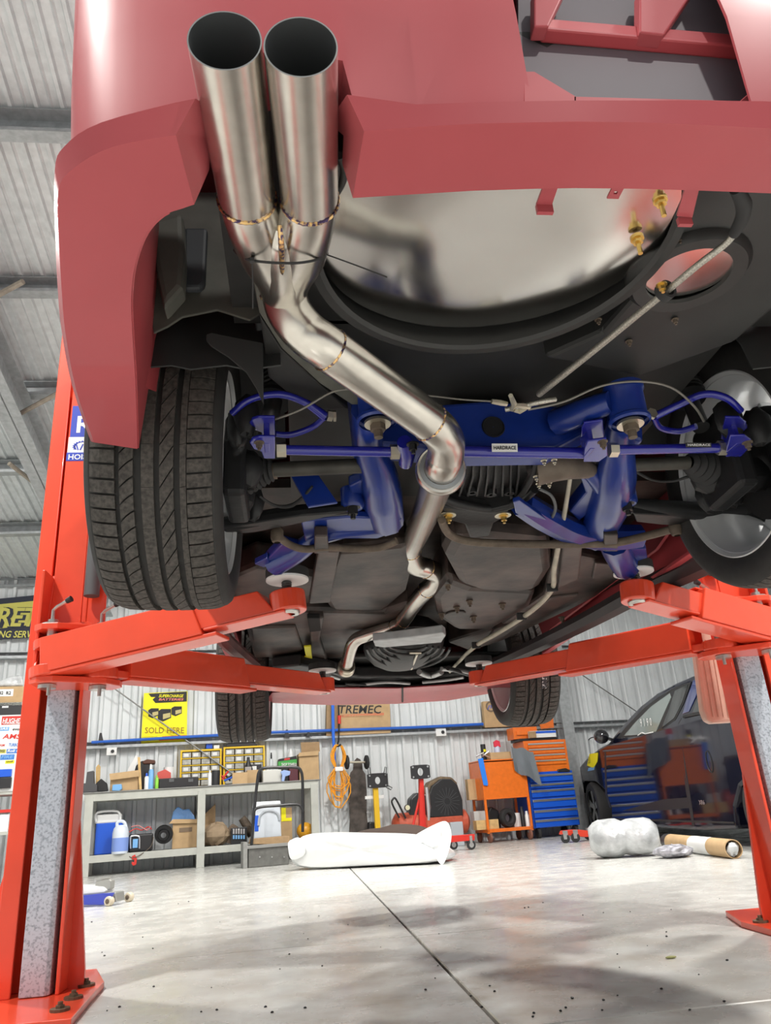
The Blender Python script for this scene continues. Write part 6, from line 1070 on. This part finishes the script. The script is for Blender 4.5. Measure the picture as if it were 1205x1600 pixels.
# --- small things on the floor at the right
Dl = PL(atz(880, 1318, 0), (1, .12)); dl = T('wheel_dolly', 'red wheel dolly on black castors beside the ute', 'dolly', Dl.at(905, 1318)); Dl.solid('dolly_frame', mat('dolly_red', (.72, .06, .03), .4), [(880, 1304), (882, 1298), (900, 1296), (934, 1299), (935, 1306), (915, 1308), (895, 1306)], .12, .05, dl, .006)
for x, bk in ((884, 0), (900, 0), (921, .25)):
    p = Dl.at(x, 1313, bk); c = Vector((p.x, p.y, .05)); b = MB(); b.lathe([(.001, -.014), (.035, -.014), (.05, -.008), (.05, .008), (.035, .014), (.001, .014)], c, (Dl.n+Dl.u*.4).normalized(), 24); wq = b.build('castor', BLK, dl, smooth=True); b = MB(); b.prism([c+Dl.u*-.025+Vector((0, 0, -.01))-Dl.n*.02, c+Dl.u*.025-Dl.n*.02+Vector((0, 0, -.01)), c+Dl.u*.03-Dl.n*.02+Vector((0, 0, .08)), c-Dl.u*.03-Dl.n*.02+Vector((0, 0, .08))], Dl.n*.006); b.build('castor_fork', SILV, wq)
pc = PL(atz(925, 1344, 0), atz(1030, 1338, 0)-atz(925, 1344, 0)); b = MB(); q0_, q1_ = pc.at(922, 1320, .12), pc.at(1030, 1314, .12); r_ = .145; q0_.z = q1_.z = r_; u = (q1_-q0_); rows = []
for i in range(13):
    f = i/12; row = []; rr_ = r_*(.55 if i in (0, 12) else .86 if i in (1, 11) else 1.0 if i < 6 else .94)*(1-.10*(abs(i-6) < 1))
    for k in range(20): a = 2*math.pi*k/20; j = 1+rnd.uniform(-.05, .05); row.append(Vector((0, 0, 0))+q0_+u*f+pc.n*math.cos(a)*rr_*j*1.05+Vector((0, 0, max(-r_+.001, math.sin(a)*rr_*j))))
    rows.append(row)
b.grid(rows, close=True); b._face(b.verts(rows[0])); b._face(b.verts(rows[-1][::-1])); tag(b.build('bubble_parcel', GLASSY, smooth=True, flat_angle=70), 'bubble-wrapped white parcel lying on the floor in front of the ute', 'parcel')
p = atz(1054, 1340, 0); b = MB(); b.ball(p+Vector((0, 0, .045)), .15, .11, .045, 14, jit=.16); pb_ = tag(b.build('plastic_packet', mat('packet_film', (.38, .38, .42), .15, var=.6, scale=22, spec=.9, bump=.8)), 'flat clear packet of dark parts between the parcel and the tube', 'packet')
tb0, tb1 = atz(1052, 1328, 0), atz(1150, 1342, 0); d = (tb1-tb0).normalized(); r_ = .062; tb0.z = tb1.z = r_; tu = T('mailing_tube', 'cardboard mailing tube with a white label under the side of the ute', 'tube', (tb0+tb1)/2-Vector((0, 0, r_))); L = (tb1-tb0).length
b = MB(); b.lathe([(r_-.004, .0), (r_, 0), (r_, L), (r_-.006, L), (r_-.006, L*.4)], tb0, d, 32); b.build('tube_wall', CARD, tu, smooth=True); b = MB(); b.lathe([(r_+.0015, L*.42), (r_+.0015, L*.72)], tb0, d, 32); b.build('tube_label', WPL, tu, smooth=True); b = MB(); b.ball(tb0+d*(L-.02), .045, .045, .045, 10, jit=.2); b.build('tube_stuffing', GLASSY, tu); b = MB(); b.lathe([(r_+.002, -.10), (r_+.002, 0)], tb0, d, 24); b.build('tube_cap', BPL, tu, smooth=True)
for k in range(5): a = R(200); nrm = (-WN*.8+Vector((0, 0, .6))).normalized(); p = tb0+d*(L*(.46+.045*k)); n0 = d.cross(Vector((0, 0, 1))).normalized(); n0 = n0 if n0.y < 0 else -n0; b = MB(); b.box(p+n0*(r_+.002)+Vector((0, 0, .012)), (.02, .003, .03), rotz(math.atan2(d.y, d.x))); b.build('label_print', INK, tu)
# crumbs of dirt and a leaf on the floor
b = MB(); rc = random.Random(5)
for x, y in [(1012, 1478), (1034, 1546), (968, 1512), (965, 1556), (1042, 1464), (826, 1418), (820, 1419)]+[(rc.uniform(130, 1150), rc.uniform(1400, 1590)) for _ in range(60)]:
    p = atz(x, y, 0); s_ = rc.uniform(.0015, .005); b.ball(p+Vector((0, 0, s_*.4)), s_, s_*.8, s_*.6, 6, jit=.2)
stuff(tag(b.build('floor_grit', UTR), 'dark grit and crumbs scattered over the bare concrete floor', 'grit'))
p = atz(1049, 1498, 0); b = MB(); b.ball(p+Vector((0, 0, .004)), .018, .006, .004, 10); tag(b.build('dry_leaf', mat('leaf_olive', (.22, .22, .08), .7)), 'small olive leaf on the floor near the right hoist base', 'leaf')
